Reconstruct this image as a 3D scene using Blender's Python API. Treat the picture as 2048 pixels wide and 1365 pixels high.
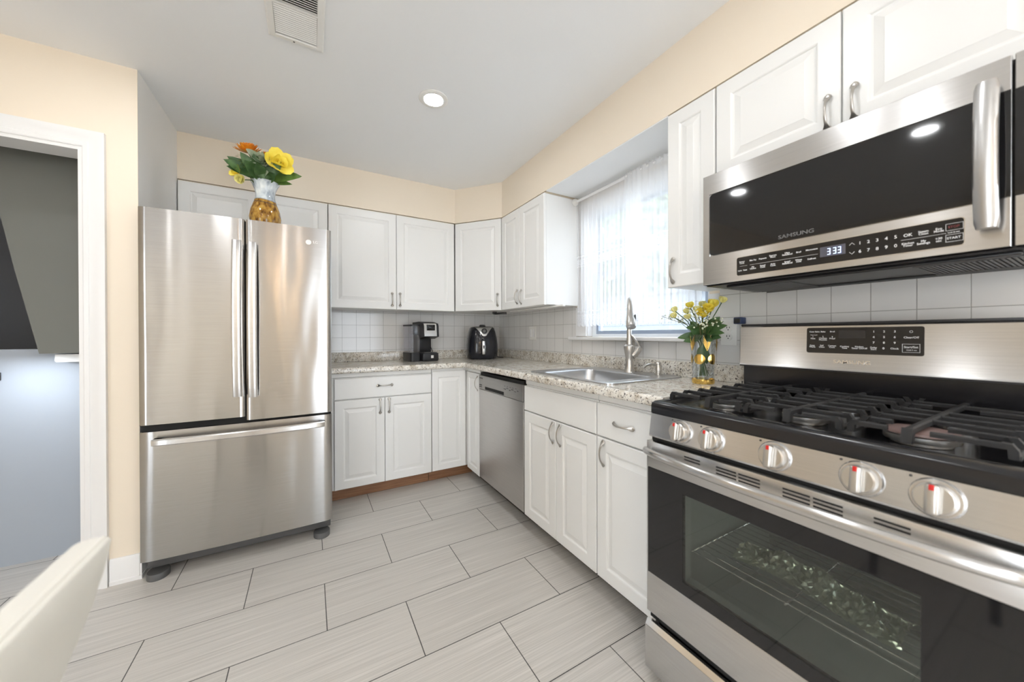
import bpy, bmesh, math, random
from mathutils import Vector, Matrix
random.seed(7)
PI = math.pi
for o in list(bpy.data.objects):
    bpy.data.objects.remove(o)
SC = bpy.context.scene
COL = SC.collection

# ------------------------------------------------------------------ camera
CAMP = Vector((-0.359, -1.579, 1.1671))
YAW, PIT, ROL = 0.5229, -0.0040, -0.0026
s_, c_ = math.sin(YAW), math.cos(YAW)
sp, cp = math.sin(PIT), math.cos(PIT)
fwd = Vector((cp * s_, cp * c_, sp))
up0 = Vector((-sp * s_, -sp * c_, cp))
rt0 = Vector((c_, -s_, 0))
rt = rt0 * math.cos(ROL) + up0 * math.sin(ROL)
up = -rt0 * math.sin(ROL) + up0 * math.cos(ROL)
cd = bpy.data.cameras.new('camera')
cam = bpy.data.objects.new('camera', cd)
COL.objects.link(cam)
cam.matrix_world = Matrix(((rt.x, up.x, -fwd.x, CAMP.x), (rt.y, up.y, -fwd.y, CAMP.y),
                           (rt.z, up.z, -fwd.z, CAMP.z), (0, 0, 0, 1)))
cd.sensor_width = 36
cd.lens = 708.6 / 2048 * 36
cd.shift_x = (1024 - 1028.39) / 2048
cd.shift_y = (673.3 - 682.5) / 2048
cd.clip_start = 0.02
cd.dof.use_dof = True
cd.dof.focus_distance = 2.2
cd.dof.aperture_fstop = 2.4
SC.camera = cam

# ------------------------------------------------------------------ world, exposure
SC.view_settings.view_transform = 'Standard'
SC.view_settings.look = 'None'
SC.view_settings.exposure = 0.46
SC.view_settings.gamma = 1.0
w = bpy.data.worlds.new('overcast_sky')
SC.world = w
w.use_nodes = True
wn = w.node_tree
wn.nodes['Background'].inputs[0].default_value = (0.885, 0.94, 1.0, 1)
wn.nodes['Background'].inputs[1].default_value = 6.8
LAMP = 120.0      # radiance of the recessed ceiling lamps
SC.cycles.max_bounces = 10
SC.cycles.diffuse_bounces = 5
SC.cycles.glossy_bounces = 5
SC.cycles.transmission_bounces = 8
SC.cycles.transparent_max_bounces = 12
SC.cycles.caustics_reflective = False
SC.cycles.caustics_refractive = False
SC.cycles.sample_clamp_indirect = 6.0

# ------------------------------------------------------------------ materials
def mat(name, col=(.8, .8, .8), rough=.5, metal=0., **kw):
    m = bpy.data.materials.new(name)
    m.use_nodes = True
    b = m.node_tree.nodes['Principled BSDF']
    b.inputs['Base Color'].default_value = (*col, 1)
    b.inputs['Roughness'].default_value = rough
    b.inputs['Metallic'].default_value = metal
    for k, v in kw.items():
        b.inputs[k].default_value = v
    m.diffuse_color = (*col, 1)
    return m

def N(m, t, **kw):
    n = m.node_tree.nodes.new(t)
    for k, v in kw.items():
        setattr(n, k, v)
    return n

def L(m, a, b):
    m.node_tree.links.new(a, b)

def bsdf(m):
    return m.node_tree.nodes['Principled BSDF']

def objco(m, scale=(1, 1, 1)):
    t = N(m, 'ShaderNodeTexCoord')
    mp = N(m, 'ShaderNodeMapping')
    mp.inputs['Scale'].default_value = scale
    L(m, t.outputs['Object'], mp.inputs[0])
    return mp.outputs[0]

def noise(m, vec, scale, detail=3, rough=.5):
    n = N(m, 'ShaderNodeTexNoise')
    n.inputs['Scale'].default_value = scale
    n.inputs['Detail'].default_value = detail
    n.inputs['Roughness'].default_value = rough
    L(m, vec, n.inputs['Vector'])
    return n.outputs['Fac']

def ramp(m, fac, stops, interp='LINEAR'):
    r = N(m, 'ShaderNodeValToRGB')
    r.color_ramp.interpolation = interp
    e = r.color_ramp.elements
    while len(e) < len(stops):
        e.new(.5)
    for i, (p, c) in enumerate(stops):
        e[i].position = p
        e[i].color = (*c, 1) if len(c) == 3 else c
    L(m, fac, r.inputs[0])
    return r.outputs[0]

def bump(m, h, strength, dist=.01):
    b = N(m, 'ShaderNodeBump')
    b.inputs['Strength'].default_value = strength
    b.inputs['Distance'].default_value = dist
    L(m, h, b.inputs['Height'])
    L(m, b.outputs[0], bsdf(m).inputs['Normal'])

def mix(m, fac, a, b):
    n = N(m, 'ShaderNodeMix', data_type='RGBA')
    if isinstance(fac, float): n.inputs[0].default_value = fac
    else: L(m, fac, n.inputs[0])
    for i, x in ((6, a), (7, b)):
        if isinstance(x, tuple): n.inputs[i].default_value = (*x, 1)
        else: L(m, x, n.inputs[i])
    return n.outputs[2]

def steel(name, col, rough, aniso=.85, wav=0., tang=(0, 0, 1), scale=(3, 3, 3)):
    m = mat(name, col, rough, 1.0)
    b = bsdf(m)
    b.inputs['Anisotropic'].default_value = aniso
    t = N(m, 'ShaderNodeCombineXYZ')
    for i in range(3): t.inputs[i].default_value = tang[i]
    L(m, t.outputs[0], b.inputs['Tangent'])
    v = objco(m, (6, 6, 420))
    n = noise(m, v, 1.0, 2)
    L(m, ramp(m, n, [(.3, tuple(x * .95 for x in col)), (.7, tuple(min(1, x * 1.04) for x in col))]), b.inputs['Base Color'])
    if wav:
        n2 = noise(m, objco(m, scale), 1.0, 1)
        bump(m, n2, wav, .02)
    return m

M = {}
M['paint'] = mat('peach wall paint', (.88, .78, .645), .55)
bump(M['paint'], noise(M['paint'], objco(M['paint']), 260, 3), .05, .002)
M['alcove'] = mat('off white wall paint', (.88, .87, .85), .55)
M['ceil'] = mat('white ceiling paint', (.90, .91, .92), .7)
M['soff'] = mat('white soffit underside', (.86, .86, .86), .6)
M['white'] = mat('white thermofoil', (.84, .84, .825), .33)
M['carc'] = mat('cabinet carcass edge', (.55, .48, .37), .5)
M['trim'] = mat('white gloss trim paint', (.86, .86, .86), .3)
M['wood'] = mat('brown toe kick', (.30, .15, .075), .5)
v = objco(M['wood'], (2, 2, 40))
L(M['wood'], ramp(M['wood'], noise(M['wood'], v, 3, 4), [(.3, (.22, .10, .05)), (.7, (.36, .19, .10))]), bsdf(M['wood']).inputs['Base Color'])
M['shadekick'] = mat('toe kick with painted shade', (.045, .04, .036), .6)  # shade under the right-hand cabinets is put into this colour
M['steel'] = steel('brushed stainless', (.62, .615, .61), .24)
M['fridge'] = steel('refrigerator stainless', (.43, .42, .41), .20, .93, .30, scale=(6, 6, 1.2))
M['dwsteel'] = steel('dishwasher stainless', (.62, .60, .585), .42, .6)
M['nickel'] = mat('brushed nickel', (.60, .58, .55), .28, 1.0)
M['pewter'] = mat('pewter pull', (.50, .48, .45), .33, 1.0)
M['satin'] = mat('satin stainless', (.52, .515, .51), .36, 1.0)
M['sink'] = steel('sink stainless', (.60, .61, .63), .28, .3)
M['black'] = mat('black plastic', (.018, .018, .020), .35)
M['blackgloss'] = mat('black glass', (.012, .012, .013), .05)
M['enamel'] = mat('black enamel', (.012, .012, .014), .16)
M['iron'] = mat('cast iron', (.022, .022, .023), .5, 0, **{'Specular IOR Level': .35})
bump(M['iron'], noise(M['iron'], objco(M['iron']), 500, 2), .25, .002)
M['grey'] = mat('dark grey plastic', (.10, .10, .10), .5)
M['text'] = mat('white print', (.80, .80, .80), .6)
M['greytext'] = mat('grey print', (.16, .16, .16), .5)
M['darktext'] = mat('dark print', (.06, .06, .06), .5)
M['red'] = mat('red mark', (.60, .015, .012), .4)
M['redtext'] = mat('red print', (.22, .03, .03), .5)
M['plate'] = mat('white plastic plate', (.86, .85, .82), .3)
M['blue'] = mat('dark blue plastic', (.02, .045, .13), .35)
M['cream'] = mat('cream leatherette', (.80, .78, .72), .45)
M['chairleg'] = mat('dark chair leg', (.03, .022, .018), .4)
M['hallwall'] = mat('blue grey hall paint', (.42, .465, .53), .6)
M['stairwell'] = mat('grey stairwell paint', (.40, .41, .44), .7)
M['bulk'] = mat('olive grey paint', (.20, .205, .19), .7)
M['void'] = mat('dark recess', (.01, .01, .01), .8)
M['gold'] = mat('gold', (.83, .56, .16), .18, 1.0)
M['cap'] = mat('burner cap enamel', (.040, .040, .042), .4)
M['burnerring'] = mat('aluminium burner', (.72, .71, .69), .32, 1.0)
M['burnt'] = mat('heat marked burner cap', (.21, .14, .13), .35)
M['cavity'] = mat('oven grey enamel', (.26, .275, .265), .4)
M['chrome'] = mat('chrome', (.75, .75, .75), .12, 1.0)
M['alumin'] = mat('window aluminium', (.36, .42, .52), .4, .1)
M['vinyl'] = mat('white window vinyl', (.86, .88, .90), .3)

def emit(name, col, s):
    m = mat(name, col, .5)
    b = bsdf(m)
    b.inputs['Emission Color'].default_value = (*col, 1)
    b.inputs['Emission Strength'].default_value = s
    return m
M['lamp'] = emit('lamp diffuser', (.97, .985, 1), LAMP)
M['digits'] = emit('clock digits', (.62, .78, 1.0), 1.6)
M['warmbulb'] = emit('warm bulb', (1, .66, .36), 45)
M['ovenfill'] = emit('added oven glow', (.95, 1, .88), 110)  # added glow that brightens the inside of the oven

# thin clear glass (window panes, oven window)
def thin(name, tint, gl, rough=.02, ior_fac=True):
    m = bpy.data.materials.new(name)
    m.use_nodes = True
    nt = m.node_tree
    nt.nodes.remove(nt.nodes['Principled BSDF'])
    out = nt.nodes['Material Output']
    tr = N(m, 'ShaderNodeBsdfTransparent'); tr.inputs[0].default_value = (*tint, 1)
    g = N(m, 'ShaderNodeBsdfGlossy'); g.inputs[0].default_value = (.9, .9, .9, 1); g.inputs['Roughness'].default_value = rough
    lw = N(m, 'ShaderNodeLayerWeight'); lw.inputs[0].default_value = .5
    pw = N(m, 'ShaderNodeMath', operation='POWER'); pw.inputs[1].default_value = 4.0; L(m, lw.outputs['Facing'], pw.inputs[0])
    f = N(m, 'ShaderNodeMath', operation='MULTIPLY_ADD'); f.inputs[1].default_value = .85; f.inputs[2].default_value = (gl - 1) / 11; L(m, pw.outputs[0], f.inputs[0])
    mx = N(m, 'ShaderNodeMixShader')
    L(m, f.outputs[0], mx.inputs[0]); L(m, tr.outputs[0], mx.inputs[1]); L(m, g.outputs[0], mx.inputs[2])
    L(m, mx.outputs[0], out.inputs[0])
    return m
M['pane'] = thin('clear window glass', (.96, .97, .98), 1.45)
M['dimpane'] = thin('insect screen and dimming glass tint', (.66, .68, .70), 1.45)  # insect screen, plus a tint added to dim the bright view outside
M['ovenpane'] = thin('tinted oven glass', (.78, .80, .78), 1.5)
M['tank'] = thin('smoky water tank', (.84, .84, .87), 1.6, .05)

M['cutglass'] = thin('cut glass', (.90, .92, .93), 1.55, .04)
def cutbump():
    m = M['cutglass']
    wv = N(m, 'ShaderNodeTexWave'); wv.inputs['Scale'].default_value = 26; wv.inputs['Distortion'].default_value = 0
    wv.bands_direction = 'DIAGONAL'
    L(m, objco(m), wv.inputs[0])
    b = N(m, 'ShaderNodeBump'); b.inputs['Strength'].default_value = .8; b.inputs['Distance'].default_value = .004
    L(m, wv.outputs['Fac'], b.inputs['Height'])
    for n in m.node_tree.nodes:
        if n.bl_idname in ('ShaderNodeBsdfGlossy', 'ShaderNodeLayerWeight'): L(m, b.outputs[0], n.inputs['Normal'])
cutbump()

# floor: 12 x 24 inch ribbed porcelain tile in running bond with dark joints
def floor_mat():
    m = mat('ribbed grey floor tile', (.5, .49, .46), .42)
    t = N(m, 'ShaderNodeTexCoord')
    br = N(m, 'ShaderNodeTexBrick', offset=.5, offset_frequency=2)
    br.inputs['Scale'].default_value = 1.0
    br.inputs['Brick Width'].default_value = .6096
    br.inputs['Row Height'].default_value = .3048
    br.inputs['Mortar Size'].default_value = .0018
    br.inputs['Mortar Smooth'].default_value = .1
    br.inputs['Bias'].default_value = 0
    br.inputs['Color1'].default_value = (.615, .585, .545, 1)
    br.inputs['Color2'].default_value = (.645, .615, .575, 1)
    br.inputs['Mortar'].default_value = (.035, .033, .03, 1)
    L(m, t.outputs['Object'], br.inputs['Vector'])
    st = noise(m, objco(m, (2.2, 330, 1)), 1.0, 2, .6)
    st2 = noise(m, objco(m, (1.2, 60, 1)), 1.0, 2, .5)
    cl = noise(m, objco(m, (3, 3, 3)), 1.0, 3)
    mu = ramp(m, st, [(.32, (.80, .795, .79)), (.62, (1.05, 1.05, 1.05))])
    mu2 = ramp(m, st2, [(.3, (.93, .93, .93)), (.7, (1.04, 1.04, 1.04))])
    mm = N(m, 'ShaderNodeMix', data_type='RGBA', blend_type='MULTIPLY'); mm.inputs[0].default_value = 1
    L(m, br.outputs['Color'], mm.inputs[6]); L(m, mu, mm.inputs[7])
    m2 = N(m, 'ShaderNodeMix', data_type='RGBA', blend_type='MULTIPLY'); m2.inputs[0].default_value = 1
    L(m, mm.outputs[2], m2.inputs[6]); L(m, mu2, m2.inputs[7])
    L(m, m2.outputs[2], bsdf(m).inputs['Base Color'])
    inv = N(m, 'ShaderNodeMath', operation='SUBTRACT'); inv.inputs[0].default_value = 1
    L(m, br.outputs['Fac'], inv.inputs[1])
    ad = N(m, 'ShaderNodeMath', operation='MULTIPLY_ADD'); ad.inputs[1].default_value = .18
    L(m, st, ad.inputs[0]); L(m, inv.outputs[0], ad.inputs[2])
    bump(m, ad.outputs[0], .35, .0015)
    return m
M['floor'] = floor_mat()

def tile_mat(name, axis, off, zoff):
    m = mat(name, (.8, .8, .8), .12)
    t = N(m, 'ShaderNodeTexCoord')
    sx = N(m, 'ShaderNodeSeparateXYZ'); L(m, t.outputs['Object'], sx.inputs[0])
    a = N(m, 'ShaderNodeMath', operation='SUBTRACT'); a.inputs[1].default_value = off
    b = N(m, 'ShaderNodeMath', operation='SUBTRACT'); b.inputs[1].default_value = zoff
    L(m, sx.outputs[axis], a.inputs[0]); L(m, sx.outputs[2], b.inputs[0])
    cx = N(m, 'ShaderNodeCombineXYZ'); L(m, a.outputs[0], cx.inputs[0]); L(m, b.outputs[0], cx.inputs[1])
    br = N(m, 'ShaderNodeTexBrick', offset=0.0)
    br.inputs['Scale'].default_value = 1
    br.inputs['Brick Width'].default_value = .1087
    br.inputs['Row Height'].default_value = .1065
    br.inputs['Mortar Size'].default_value = .0013
    br.inputs['Mortar Smooth'].default_value = .3
    br.inputs['Color1'].default_value = (.80, .79, .775, 1)
    br.inputs['Color2'].default_value = (.765, .755, .74, 1)
    br.inputs['Mortar'].default_value = (.40, .39, .37, 1)
    L(m, cx.outputs[0], br.inputs['Vector'])
    L(m, br.outputs['Color'], bsdf(m).inputs['Base Color'])
    inv = N(m, 'ShaderNodeMath', operation='SUBTRACT'); inv.inputs[0].default_value = 1
    L(m, br.outputs['Fac'], inv.inputs[1])
    bump(m, inv.outputs[0], .5, .002)
    return m
M['tileb'] = tile_mat('white wall tile back', 0, .307, 1.148)
M['tiler'] = tile_mat('white wall tile right', 1, -.584, 1.140)

def granite():
    m = mat('speckled granite laminate', (.6, .57, .5), .16)
    v = objco(m)
    n1 = noise(m, v, 26, 4, .6)
    n2 = noise(m, v, 95, 3, .65)
    n3 = noise(m, v, 170, 2, .5)
    base = ramp(m, n1, [(.30, (.42, .35, .26)), (.43, (.68, .63, .55)), (.60, (.85, .82, .76))])
    sp_ = ramp(m, n2, [(.38, (1, 1, 1)), (.42, (0, 0, 0))])
    c = mix(m, sp_, base, (.085, .075, .07))
    sp2 = ramp(m, n3, [(.33, (1, 1, 1)), (.37, (0, 0, 0))])
    c = mix(m, sp2, c, (.22, .18, .14))
    sp3 = ramp(m, n3, [(.66, (0, 0, 0)), (.71, (1, 1, 1))])
    c = mix(m, sp3, c, (.88, .87, .83))
    L(m, c, bsdf(m).inputs['Base Color'])
    return m
M['granite'] = granite()

# ------------------------------------------------------------------ mesh helpers
class MB:
    def __init__(s):
        s.bm = bmesh.new(); s.M = Matrix.Identity(4)
    def v(s, p): return s.bm.verts.new(s.M @ Vector(p))
    def f(s, vs):
        try: return s.bm.faces.new(vs)
        except ValueError: return None
    def box(s, x0, x1, y0, y1, z0, z1, bev=0, seg=2):
        t = bmesh.new()
        vs = [t.verts.new((x, y, z)) for x in (x0, x1) for y in (y0, y1) for z in (z0, z1)]
        for q in ((0, 1, 3, 2), (4, 6, 7, 5), (0, 4, 5, 1), (2, 3, 7, 6), (0, 2, 6, 4), (1, 5, 7, 3)):
            t.faces.new([vs[i] for i in q])
        if bev:
            bmesh.ops.bevel(t, geom=t.edges[:], offset=bev, segments=seg, affect='EDGES', profile=.5)
        s.add(t)
        return s
    def add(s, t):
        mp = {}
        for a in t.verts: mp[a] = s.v(a.co)
        for fc in t.faces: s.f([mp[a] for a in fc.verts])
        t.free()
    def rings(s, rs, cap0=True, cap1=True, close=True):
        R = [[s.v(p) for p in r] for r in rs]
        n = len(R[0])
        for a, b in zip(R, R[1:]):
            for i in range(n if close else n - 1):
                j = (i + 1) % n
                s.f([a[i], a[j], b[j], b[i]])
        if cap0: s.f(R[0][::-1])
        if cap1: s.f(R[-1])
        return s
    def lathe(s, c, prof, seg=32, cap0=True, cap1=True, ax=None):
        c = Vector(c)
        if ax is None: Mx = Matrix.Identity(3)
        else: Mx = Vector((0, 0, 1)).rotation_difference(Vector(ax)).to_matrix()
        return s.rings([[c + Mx @ Vector((r * math.cos(2 * PI * i / seg), r * math.sin(2 * PI * i / seg), z)) for i in range(seg)] for r, z in prof], cap0, cap1)
    def cyl(s, p0, p1, r0, r1=None, seg=20):
        p0, p1 = Vector(p0), Vector(p1)
        d = (p1 - p0)
        return s.lathe(p0, [(r0, 0), (r0 if r1 is None else r1, d.length)], seg, ax=d)
    def tube(s, pts, r, seg=10, flat=None, cap=True):
        pts = [Vector(p) for p in pts]
        n = len(pts)
        rs = []
        prev = None
        for i, p in enumerate(pts):
            t = (pts[min(i + 1, n - 1)] - pts[max(i - 1, 0)]).normalized()
            if prev is None:
                a = Vector((0, 0, 1)) if abs(t.z) < .9 else Vector((1, 0, 0))
                u = t.cross(a).normalized()
            else:
                u = (prev - t * prev.dot(t)).normalized()
            prev = u
            w2 = t.cross(u)
            rr = r[i] if isinstance(r, (list, tuple)) else r
            if isinstance(rr, tuple): ra, rb = rr
            else: ra = rb = rr
            rs.append([p + u * (ra * math.cos(2 * PI * k / seg)) + w2 * (rb * math.sin(2 * PI * k / seg)) for k in range(seg)])
        return s.rings(rs, cap, cap)
    def prism(s, poly, axis, a, b):
        def P(u, v, d):
            return {'x': (d, u, v), 'y': (u, d, v), 'z': (u, v, d)}[axis]
        return s.rings([[P(u, v, a) for u, v in poly], [P(u, v, b) for u, v in poly]])
    def door(s, x0, x1, z0, z1, y=0, th=.019, frame=.055, flat=False):
        """slab front facing -y with a routed raised panel"""
        if flat:
            pr = [(0, th), (0, .004), (.004, 0)]
        else:
            pr = [(0, th), (0, .004), (.0015, .0015), (.004, 0), (frame, 0), (frame + .004, .0015), (frame + .007, .006),
                  (frame + .012, .0068), (frame + .034, .0012), (frame + .0355, .0004)]
        rs = [[(x0 + i, y + d, z0 + i), (x1 - i, y + d, z0 + i), (x1 - i, y + d, z1 - i), (x0 + i, y + d, z1 - i)] for i, d in pr]
        return s.rings(rs)
    def pull(s, c, vertical=True, ln=.118):
        """arched cabinet pull with leaf shaped ends, standing out along -y"""
        c = Vector(c)
        n = 25
        pts, rr = [], []
        for i in range(n):
            t = -1 + 2 * i / (n - 1)
            a = t * ln / 2
            out = .0045 + .022 * max(0, 1 - (abs(t) / .80) ** 2.2) ** .8 if abs(t) < .80 else .0045
            e = abs(t)
            if e > .62: wd = .0105 * math.sin(PI * min(1, (1.02 - e) / .42)) ** .8 + .0006
            else: wd = .0036 + .0012 * e
            wd = max(wd, .0034 if e < .95 else .001)
            p = (a, -out) if vertical else (a, -out)
            pts.append(c + (Vector((0, p[1], a)) if vertical else Vector((a, p[1], 0))))
            rr.append((wd, .0032 if e < .93 else .0018))
        # orient: width across the pull, thickness along -y
        rs = []
        for p, (wa, hb) in zip(pts, rr):
            ring = []
            for k in range(10):
                cs, sn = math.cos(2 * PI * k / 10), math.sin(2 * PI * k / 10)
                ring.append(p + (Vector((wa * cs, hb * sn, 0)) if vertical else Vector((0, hb * sn, wa * cs))))
            rs.append(ring)
        return s.rings(rs)
    def text(s, body, x, y, z, size, align='CENTER', depth=.0004, sx=1.0, bold=0.0):
        cu = bpy.data.curves.new('t', 'FONT')
        cu.body = body; cu.size = size; cu.align_x = align; cu.align_y = 'CENTER'; cu.extrude = depth
        cu.offset = bold; cu.resolution_u = 3; cu.space_line = .8
        ob = bpy.data.objects.new('t', cu)
        COL.objects.link(ob)
        bpy.context.view_layer.update()
        me = bpy.data.meshes.new_from_object(ob)
        Mx = s.M @ Matrix.Translation((x, y, z)) @ Matrix.Rotation(PI / 2, 4, 'X') @ Matrix.Diagonal((sx, 1, 1, 1))
        me.transform(Mx)
        s.bm.from_mesh(me)
        bpy.data.objects.remove(ob); bpy.data.curves.remove(cu); bpy.data.meshes.remove(me)
        return s
    def build(s, name, m, parent=None, smooth=35, label=None):
        bmesh.ops.recalc_face_normals(s.bm, faces=s.bm.faces[:])
        me = bpy.data.meshes.new(name)
        s.bm.to_mesh(me); s.bm.free()
        if smooth:
            me.polygons.foreach_set('use_smooth', [True] * len(me.polygons))
            me.set_sharp_from_angle(angle=math.radians(smooth))
        me.materials.append(M[m] if isinstance(m, str) else m)
        o = bpy.data.objects.new(name, me)
        COL.objects.link(o)
        if parent: o.parent = parent
        if label: o['label'] = label
        return o

def tag(o, label, cat, group=None, kind=None):
    if label: o['label'] = label
    if cat: o['category'] = cat
    if group: o['group'] = group
    if kind: o['kind'] = kind
    return o
def thing(name, label, cat, loc=(0, 0, 0), rotz=0, group=None):
    o = bpy.data.objects.new(name, None)
    COL.objects.link(o)
    o.empty_display_size = .1
    o.location = loc; o.rotation_euler = (0, 0, rotz)
    return tag(o, label, cat, group)
def struct(name, mb, m, parent=None, label=None, smooth=35):
    o = mb.build(name, m, parent, smooth)
    if parent is None: o['kind'] = 'structure'
    if label: o['label'] = label
    return o
RIGHT = -PI / 2        # things on the right wall: local x runs towards the camera, local y into the wall

# ------------------------------------------------------------------ room shell
CZ = 2.445
struct('floor', MB().box(-3.3, 1.5, -4.3, 2.7, -.1, 0), 'floor', label='pale grey ribbed porcelain tile floor in running bond with dark joints')
cb = MB().box(-3.3, 1.5, -4.3, 2.7, CZ, CZ + .1)
struct('ceiling', cb, 'ceil', label='smooth white ceiling')
struct('wall_back', MB().box(-1.19, 1.5, 1.69, 1.8, 0, CZ), 'paint', label='peach painted back wall behind the refrigerator and corner cabinets')
WY0, WY1, WZ0, WZ1 = -.545, .345, 1.15, 2.045       # window opening in the right wall
wr = MB().box(1.35, 1.5, -4.3, WY0, 0, CZ).box(1.35, 1.5, WY1, 1.69, 0, CZ).box(1.35, 1.5, WY0, WY1, 0, WZ0).box(1.35, 1.5, WY0, WY1, WZ1, CZ)
struct('wall_right', wr, 'paint', label='right wall with the window over the sink')
DX0, DX1, DH = -2.06, -1.247, 2.03
wl = MB().box(-3.3, DX0, .80, .92, 0, CZ).box(DX1, -1.19, .80, .92, 0, CZ).box(-1.19, -1.0718, .80, .8028, 0, CZ).box(DX0, DX1, .80, .92, DH, CZ)
struct('wall_left', wl, 'paint', label='peach wall with the doorway beside the refrigerator')
struct('wall_alcove', MB().box(-1.19, -1.0718, .803, 1.69, 0, CZ), 'alcove', label='side wall of the refrigerator alcove')
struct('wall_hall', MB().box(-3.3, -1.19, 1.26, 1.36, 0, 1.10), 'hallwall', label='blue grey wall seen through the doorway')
struct('wall_stairwell', MB().box(-3.3, -1.19, 2.6, 2.7, 0, CZ).box(-1.19, -1.10, 1.80, 2.7, 0, CZ), 'stairwell', label='stairwell wall set back into shade beyond the hall')  # set back behind the low hall wall so less light reaches it
QY0, QY1, QZ0, QZ1 = -3.9, -2.4, .10, 2.15
struct('wall_west', MB().box(-3.3, -3.2, -4.3, QY0, 0, CZ).box(-3.3, -3.2, QY1, 2.7, 0, CZ).box(-3.3, -3.2, QY0, QY1, 0, QZ0).box(-3.3, -3.2, QY0, QY1, QZ1, CZ), 'paint')
w2 = MB()
for y in (QY0, (QY0 + QY1) / 2 - .03, QY1 - .06): w2.box(-3.28, -3.22, y, y + .06, QZ0, QZ1)
w2.box(-3.28, -3.22, QY0, QY1, QZ0, QZ0 + .06).box(-3.28, -3.22, QY0, QY1, QZ1 - .06, QZ1)
w2o = struct('added_window', w2, 'vinyl')  # unseen window, added to throw more daylight onto the ceiling
MB().box(-3.253, -3.247, QY0 + .06, QY1 - .06, QZ0 + .06, QZ1 - .06).build('pane', 'pane', w2o)
RX0, RX1, RZ1 = .05, 1.15, 2.06
rw = MB().box(-3.2, RX0, -4.3, -4.2, 0, CZ).box(RX1, 1.35, -4.3, -4.2, 0, CZ).box(RX0, RX1, -4.3, -4.2, RZ1, CZ)
struct('wall_rear', rw, 'paint')
# glass door added in the rear wall for daylight from behind the camera
d2 = MB()
for x in (RX0, RX1 - .06): d2.box(x, x + .06, -4.28, -4.22, 0, RZ1)
d2.box(RX0, RX1, -4.28, -4.22, 0, .08).box(RX0, RX1, -4.28, -4.22, RZ1 - .06, RZ1)
d2o = struct('added_door', d2, 'vinyl')
MB().box(RX0 + .06, RX1 - .06, -4.253, -4.247, .08, RZ1 - .06).build('pane', 'pane', d2o)
# soffit
SF = 2.150
poly = [(-1.072, 1.385), (.752, 1.385), (1.035, 1.04), (1.035, -4.2), (1.35, -4.2), (1.35, 1.69), (-1.072, 1.69)]
so = struct('wall_soffit', MB().prism(poly, 'z', SF, CZ), 'paint', label='peach soffit above the wall cabinets', smooth=0)
struct('trim_4', MB().box(1.036, 1.35, -.545, .40, SF - .006, SF - .0005), 'soff', label='white soffit underside above the window')
# tile backsplash
struct('backsplash_back', MB().box(-.24, 1.342, 1.682, 1.69, 1.02, 1.40), 'tileb', label='white square wall tiles under the back wall cabinets')
bs = MB().box(1.342, 1.35, .46, 1.682, 1.02, 1.40).box(1.342, 1.35, -.60, .46, 1.02, 1.128).box(1.342, 1.35, -1.9, -.60, .9, 1.40)
struct('backsplash_right', bs, 'tiler', label='white square wall tiles around the window and behind the range')
# doorway casing, jambs, baseboard
d1 = MB()
CP = [(0, 0), (0, .010), (.004, .012), (.018, .013), (.022, .010), (.045, .014), (.062, .020), (.074, .020), (.074, 0)]   # width, thickness
# right leg mitred into head
def casing(mb, pts):
    """sweep the casing profile along the inner edge (mitred corner) of the doorway"""
    rs = []
    for (x, z, nx, nz) in pts:
        rs.append([(x + nx * wd, .80 - t, z + nz * wd) for wd, t in CP])
    mb.rings(rs)
casing(d1, [(DX1 - .004, 0, 1, 0), (DX1 - .004, DH - .002, 1, 1), (DX0 + .004, DH - .002, -1, 1), (DX0 + .004, 0, -1, 0)])
d1o = struct('door_1', d1, 'trim', label='white moulded casing of the doorway to the hall', smooth=20)
MB().box(DX1 - .018, DX1 - .0005, .795, .925, 0, DH).box(DX0 + .0005, DX0 + .018, .795, .925, 0, DH).box(DX0 + .018, DX1 - .018, .795, .925, DH - .018, DH - .0005)\
    .build('jamb', 'trim', d1o)
bb = MB().prism([(.8, 0), (.786, 0), (.784, .018), (.788, .022), (.788, .112), (.793, .122), (.8, .122)], 'x', -1.173, -1.072)
bb.box(-1.071, -1.062, .784, .86, 0, .02).box(-1.071, -1.064, .788, .86, .02, .118)
struct('baseboard_left', bb, 'trim', label='white baseboard between the doorway and the refrigerator')

# hall behind the doorway: stair bulkhead with slanted edge, ledge, lamp
bk = MB().prism([(-1.65, CZ), (-1.665, 1.85), (-1.648, 1.76), (-1.603, 1.486), (-1.528, 1.080), (-1.192, 1.080), (-1.192, CZ)], 'y', 1.13, 1.25)
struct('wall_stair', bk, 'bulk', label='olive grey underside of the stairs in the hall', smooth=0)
struct('trim_2', MB().prism([(-1.50, 1.073), (-1.192, 1.073), (-1.192, 1.032), (-1.496, 1.032), (-1.502, 1.04)], 'y', 1.19, 1.258), 'trim', label='white ledge under the hall stairs')
hk = thing('coat_hook', 'small black hook on the blue grey hall wall at the left edge', 'hook', (-1.715, 1.258, .965))
MB().box(-.008, .008, -.006, 0, -.02, .02, .002).build('hook_plate', 'black', hk)
MB().tube([(0, -.006, .004), (0, -.02, -.004), (0, -.03, .002), (0, -.032, .014)], .004).build('hook_arm', 'black', hk)
hl = bpy.data.lights.new('hall_lamp', 'AREA'); hl.shape = 'DISK'; hl.size = .10; hl.energy = 1.7; hl.color = (.86, .93, 1.0)
ho = bpy.data.objects.new('hall_lamp', hl); COL.objects.link(ho); ho.location = (-1.58, 1.03, 1.066)

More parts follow.
